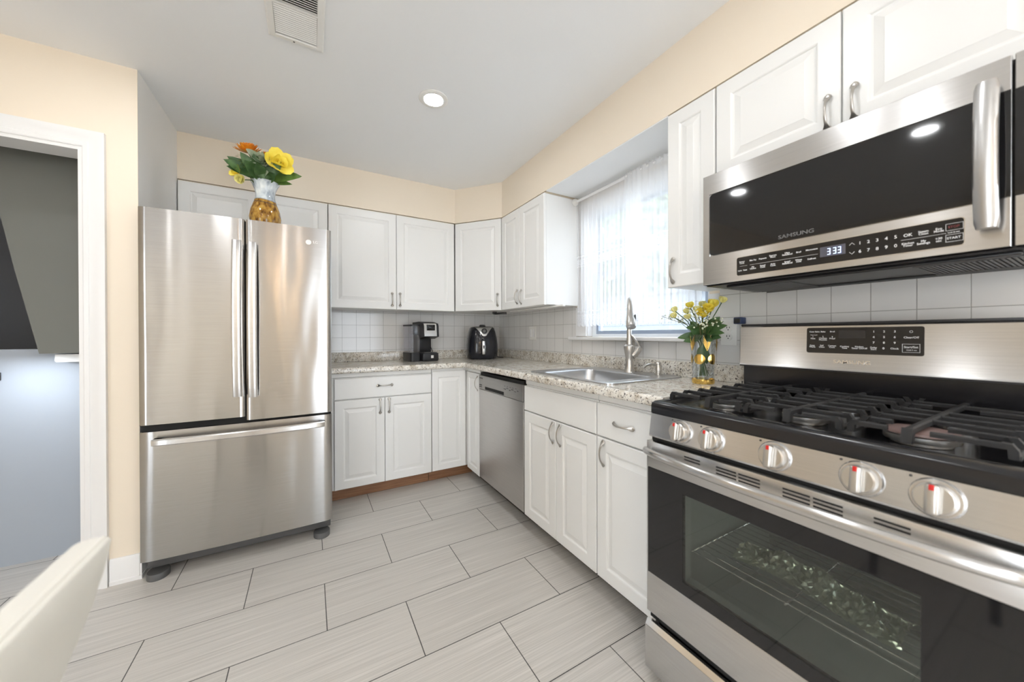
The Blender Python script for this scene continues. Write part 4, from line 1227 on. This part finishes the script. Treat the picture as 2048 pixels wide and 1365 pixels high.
# vase on the refrigerator
VB = Vector((-.575, .865, 1.7556))
def fvase_mat():
    m = mat('art glass', (.5, .3, .1), .06)
    tc = N(m, 'ShaderNodeTexCoord'); sx = N(m, 'ShaderNodeSeparateXYZ'); L(m, tc.outputs['Object'], sx.inputs[0])
    n1 = noise(m, objco(m, (22, 22, 9)), 1, 4, .6)
    n2 = noise(m, objco(m, (60, 60, 30)), 1, 3)
    wob = noise(m, objco(m, (5, 5, 2)), 1, 1)
    ad = N(m, 'ShaderNodeMath', operation='MULTIPLY_ADD'); ad.inputs[1].default_value = .10; L(m, wob, ad.inputs[0]); L(m, sx.outputs[2], ad.inputs[2])
    amber = ramp(m, n2, [(.30, (.10, .04, .008)), (.48, (.34, .17, .025)), (.65, (.52, .31, .06))])
    icy = ramp(m, n1, [(.36, (.28, .33, .40)), (.5, (.56, .62, .66)), (.66, (.80, .84, .84))])
    zz = ramp(m, ad.outputs[0], [(.215, (0, 0, 0)), (.219, (1, 1, 1))])
    c = mix(m, zz, amber, icy)
    ln_ = ramp(m, ad.outputs[0], [(.198, (0, 0, 0)), (.202, (1, 1, 1)), (.206, (0, 0, 0)), (.214, (0, 0, 0)), (.217, (1, 1, 1)), (.220, (0, 0, 0))])
    c = mix(m, ln_, c, (.05, .04, .035))
    L(m, c, bsdf(m).inputs['Base Color'])
    return m
t = thing('flower_vase', 'amber and frosted white art glass vase standing on top of the refrigerator', 'vase', VB)
MB().lathe((0, 0, 0), [(.050, 0), (.060, .006), (.072, .040), (.0755, .075), (.070, .115), (.056, .155), (.047, .185), (.046, .205), (.050, .232), (.062, .262), (.069, .274), (.067, .276), (.058, .262), (.046, .232), (.042, .205), (.040, .10)], 48, True, True).build('vase_body', fvase_mat(), t, 60)
t = thing('flower_bouquet', 'bouquet of orange and yellow flowers with broad leaves in the vase on the refrigerator', 'bouquet', VB + Vector((0, 0, .24)))
O_ = VB + Vector((0, 0, .24))
def rel(p): return Vector(p) - O_
stemb = []
rs_ = 1.0
def head(fn, name, p, ax, r, m, par=t):
    b = MB(); fn(b, rel(p), ax, r * rs_); b.build(name, m, par, 60)
    stemb.append(rel(p))
head(mum, 'orange_flower', (-.645, .83, 2.165), (-.15, -.55, 1), .068, 'ora')
head(mum, 'orange_flower', (-.568, .86, 2.175), (.1, -.5, .8), .036, 'ora')
head(orchid, 'yellow_flower', (-.508, .79, 2.125), (.25, -1, .05), .078, 'yel')
head(orchid, 'yellow_flower', (-.520, .86, 2.170), (.2, -.5, 1), .050, 'yel')
head(orchid, 'yellow_flower', (-.690, .82, 2.045), (-.8, -.7, .2), .042, 'yel')
head(rose, 'yellow_flower', (-.672, .80, 2.005), (-.4, -.9, -.2), .033, 'yel2')
head(mum, 'succulent', (-.580, .79, 2.115), (-.1, -1, .5), .055, 'sage')
for base, d, ln, wd, dr, mm in (((-.60, .84, 2.045), (-.75, -.25, .48), .165, .036, .10, 'leaf'), ((-.60, .83, 2.04), (-.80, -.30, .30), .165, .038, .05, 'leaf'), ((-.59, .82, 2.03), (-.45, -.6, .55), .13, .036, .15, 'leaf'),
                                ((-.58, .82, 2.03), (-.15, -.7, .55), .115, .036, .1, 'leaf'), ((-.56, .83, 2.03), (.35, -.7, .35), .10, .030, .2, 'leaf'), ((-.55, .84, 2.04), (.80, -.3, .48), .19, .036, .30, 'leaf2'),
                                ((-.55, .85, 2.035), (.8, -.15, .15), .11, .020, .15, 'leaf2'), ((-.60, .90, 2.05), (-.3, .6, .7), .13, .034, .2, 'leaf'), ((-.55, .90, 2.05), (.3, .6, .7), .13, .034, .2, 'leaf'), ((-.57, .80, 2.05), (.30, -.8, .10), .06, .020, .1, 'sage'), ((-.59, .81, 2.03), (-.55, -.3, .75), .15, .036, .05, 'leaf'), ((-.58, .80, 2.03), (-.28, -.3, .9), .13, .034, .05, 'leaf'),
                                ((-.57, .81, 2.03), (.15, -.3, .9), .12, .034, .05, 'leaf'), ((-.56, .80, 2.04), (.5, -.3, .7), .12, .032, .1, 'leaf'), ((-.61, .82, 2.05), (-.9, -.2, .12), .13, .030, .05, 'leaf'), ((-.60, .79, 2.13), (-.6, -.5, .4), .07, .022, .1, 'sage')):
    b = MB(); leaf(b, rel(base), d, ln, wd, dr, (.05, -1, .15)); b.build('leaf', mm, t, 60)
b = MB()
for k in range(7):
    leaf(b, rel((-.690 + .004 * k, .795, 2.135 - .010 * k)), (-.5 if k % 2 else .5, -.5, -.3), .024 - .002 * k, .005, .1)
b.build('fern_tip', mat('lime fern', (.40, .50, .05), .5), t, 60)
b = MB()
for p in stemb: b.tube([(0, 0, -.20), (p.x * .3, p.y * .3, 0), tuple(p * .6 + Vector((0, 0, .02))), tuple(p)], .003, 6)
b.build('stems', 'stem', t)

# glass vase with yellow roses beside the sink
VC = Vector((1.19, -.612, CT))
t = thing('glass_vase', 'clear cut-glass vase with gold ovals standing on the worktop beside the range', 'vase', VC)
MB().lathe((0, 0, 0), [(.043, .0006), (.045, .012), (.0455, .06), (.047, .11), (.051, .16), (.059, .218), (.060, .222), (.057, .222), (.048, .16), (.0435, .11), (.042, .03), (.02, .016)], 40).build('glass_body', 'cutglass', t, 60)
MB().lathe((0, 0, 0), [(.0434, .0008), (.0458, .010), (.0462, .022), (.0466, .022), (.0468, .006), (.044, .0004)], 40, False, False).build('gold_foot', 'gold', t, 60)
tc_ = (CAMP - VC); ca = math.atan2(tc_.y, tc_.x)
for k in range(5):
    a0 = ca - .33 + k * 2 * PI / 5
    b = MB()
    rows = []
    for i in range(9):
        row = []
        for j in range(9):
            u, v_ = (i / 4 - 1), (j / 4 - 1)
            # disc mapping
            uu, vv = u * math.sqrt(1 - v_ * v_ / 2), v_ * math.sqrt(1 - u * u / 2)
            z = .112 + vv * .023
            r = .0478 + .0018 * (1 - uu * uu - vv * vv)
            a = a0 + uu * .52
            row.append(b.v((r * math.cos(a), r * math.sin(a), z)))
        rows.append(row)
    for i in range(8):
        for j in range(8): b.f([rows[i][j], rows[i + 1][j], rows[i + 1][j + 1], rows[i][j + 1]])
    b.build('gold_oval', 'gold', t, 60)
    for sg in (1, -1):
        b = MB()
        for q in range(4):
            b.tube([((.0535 + .002 * q / 3) * math.cos(a0 + .63 + sg * s2 * .30), (.0535 + .002 * q / 3) * math.sin(a0 + .63 + sg * s2 * .30), .150 + .010 * q + s2 * .040) for s2 in (0, .5, 1)], [.0012, .0016, .0008], 6)
        b.build('gold_leaf_line', 'gold', t, 60)
t = thing('rose_bouquet', 'bouquet of small yellow roses and white sprigs in the glass vase', 'bouquet', VC + Vector((0, 0, .2)))
O_ = VC + Vector((0, 0, .2)); stemb = []; rs_ = 1.2
for y, z, dx, r, mm, fn in ((-.466, 1.280, 0, .019, 'yel2', bud), (-.462, 1.250, -.02, .020, 'yel2', bud), (-.545, 1.292, -.03, .022, 'yel', bud), (-.528, 1.268, .03, .019, 'yel2', bud), (-.534, 1.240, -.05, .019, 'yel2', bud),
                            (-.578, 1.272, .0, .021, 'yel2', bud), (-.604, 1.292, .04, .021, 'yel2', bud), (-.649, 1.288, .02, .028, 'yel', bud), (-.626, 1.274, -.05, .027, 'yel', rose), (-.600, 1.254, -.06, .029, 'yel', rose), (-.690, 1.306, .02, .021, 'yel2', bud)):
    # the list gives positions across the view at the vase's distance; dx spreads them in depth
    sc = 1 + dx / 1.55
    p = Vector((CAMP.x + (1.20 - CAMP.x) * sc, CAMP.y + (y - CAMP.y) * sc, CAMP.z + (z - CAMP.z) * sc))
    q = p - VC
    ax = Vector((q.x * 1.2 - .35, q.y * 1.2 - .35, .55)) if fn is rose else Vector((q.x * 2.2, q.y * 2.2, .5))
    head(fn, 'rose', p, ax, r, mm, t)
for d, ln, wd, dr, hz in (((-.35, .55, .75), .12, .030, .5, .02), ((-.5, .8, .35), .13, .028, .35, .0), ((-.8, -.3, .45), .10, .030, .6, .0), ((-.55, -.2, .9), .11, .030, .4, .02), ((.1, -.75, .75), .14, .026, .35, .03),
                          ((-.1, -.9, .55), .16, .024, .25, .02), ((-.2, -1, .25), .13, .022, .2, .02), ((-.45, -.7, .3), .10, .028, .5, .0), ((.5, .2, .8), .12, .028, .3, .02), ((.3, -.5, .9), .14, .028, .2, .02), ((-.5, .15, .55), .10, .030, .3, .0), ((-.3, -.45, .7), .12, .030, .25, .01), ((-.15, .45, .8), .12, .028, .2, .01), ((-.6, .5, .1), .09, .028, .3, .0), ((-.2, -.8, .05), .11, .026, .1, .01), ((-.6, .3, .6), .10, .030, .5, .0),
                          ((-.6, -.6, -.9), .11, .026, .0, -.02), ((-.7, .1, -1.2), .10, .028, .0, -.02), ((-.1, -.7, -1.1), .10, .024, .0, -.03)):
    b = MB(); dvv = Vector(d).normalized()
    leaf(b, dvv * (.010 if d[2] < 0 else .018) + Vector((0, 0, hz)), dvv if d[2] > 0 else Vector((dvv.x * .3, dvv.y * .3, dvv.z)), ln * .74, wd * .80, dr, (-.75, -.6, .35)); b.build('leaf', 'leaf', t, 60)
rnd = random.Random(11)
sb, bb_ = MB(), MB()
for tip in ([Vector((-.02, .205, .115)), Vector((-.03, .16, .10)), Vector((-.01, .12, .09))] + [Vector((-.07 + rnd.uniform(-.02, .04), rnd.uniform(-.10, .01), rnd.uniform(.06, .145))) for _ in range(9)]):
    mid = tip * .5 + Vector((rnd.uniform(-.01, .01), rnd.uniform(-.01, .01), .02))
    sb.tube([(0, 0, -.02), mid, tip], .0011, 5)
    for k in range(7):
        q = mid.lerp(tip, .3 + .7 * rnd.random()); e2 = q + Vector((rnd.gauss(0, .012), rnd.gauss(0, .012), rnd.gauss(.006, .010)))
        sb.tube([q, e2], .0007, 4)
        bmesh.ops.create_icosphere(bb_.bm, subdivisions=1, radius=.0042, matrix=Matrix.Translation(e2))
sb.build('sprig_twigs', mat('twig', (.16, .15, .06), .6), t)
o = bb_.build('sprig_blossoms', 'bud', t)
o['kind'] = 'stuff'
b = MB()
for p in stemb: b.tube([(rnd.uniform(-.02, .02), rnd.uniform(-.02, .02), -.165), (p.x * .12, p.y * .12, -.02), tuple(p * .55 + Vector((0, 0, .01))), tuple(p)], .0024, 6)
b.build('stems', 'stem', t)

# ------------------------------------------------------------------ chair in the foreground
t = thing('dining_chair', 'cream leatherette dining chair whose backrest fills the lower left corner', 'chair', (-.82, -1.13, 0))
def cl_(p): return (p[0] + .82, p[1] + 1.13, p[2])
rows = []
for i in range(12):
    u = i / 11
    z = .455 + (.897 - .455) * u
    xf = -.588 - .16 * (1 - u) ** 1.3          # raked rear face
    hwid = .200 + .020 * math.sin(PI * .5 * u)
    rad = .014
    cyy = -1.115
    ring = []
    for qx, qy, a0 in ((1, 1, 0), (-1, 1, PI / 2), (-1, -1, PI), (1, -1, 1.5 * PI)):
        for k in range(6):
            a = a0 + PI / 2 * k / 5
            ring.append(cl_((xf - .018 + qx * (.018 - rad * .9) + rad * .9 * math.cos(a), cyy + qy * (hwid - rad) + rad * math.sin(a), z)))
    rows.append(ring)
for dz_, sc in ((.003, .88), (.004, .70)):
    base = rows[11]
    cxm = sum(p[0] for p in base) / len(base); cym = sum(p[1] for p in base) / len(base)
    rows.append([(cxm + (p[0] - cxm) * sc, cym + (p[1] - cym) * (1 - (1 - sc) * .08), p[2] + dz_) for p in base])
MB().rings(rows).build('backrest', 'cream', t, 60)
# piped seam near the rear top edge
MB().tube([cl_((-.5965, -1.105 + y, .9005)) for y in [-.20 + .4 * i / 20 for i in range(21)]], .0035, 8).build('piping', 'cream', t)
MB().rings([[cl_((p[0] - .96, p[1] - 1.135, z)) for p in rrect(hx, hy, .05, 0)] for z, hx, hy in ((.41, .20, .20), (.42, .215, .215), (.465, .215, .215), (.482, .195, .195))]).build('seat', 'cream', t, 60)
for sx_, sy_ in ((-1, -1), (-1, 1), (1, -1), (1, 1)):
    MB().cyl(cl_((-.96 + sx_ * .18, -1.135 + sy_ * .17, .411)), cl_((-.96 + sx_ * .195, -1.135 + sy_ * .18, .0005)), .02, .014, 14).build('leg', 'chairleg', t)

# chandelier with warm bulbs behind the camera
t = thing('chandelier', 'three-armed chandelier with warm bulbs behind the camera, streaking the refrigerator door', 'chandelier', (-.55, -3.0, CZ))
MB().lathe((0, 0, 0), [(.06, -.0005), (.06, -.015), (.02, -.03)], 24).build('canopy', 'nickel', t)
MB().cyl((0, 0, -.03), (0, 0, -.55), .008).build('stem', 'nickel', t)
for k in range(3):
    a = 2 * PI * k / 3 + .35
    dx_, dy_ = math.cos(a), math.sin(a)
    am = MB().tube([(0, 0, -.54), (dx_ * .08, dy_ * .08, -.60), (dx_ * .16, dy_ * .16, -.58), (dx_ * .2, dy_ * .2, -.52)], .006, 8).build('arm', 'nickel', t)
    MB().lathe((dx_ * .2, dy_ * .2, -.52), [(.012, 0), (.014, .03), (.022, .06), (.024, .08), (.014, .105), (.004, .112)], 16).build('bulb', 'warmbulb', am)
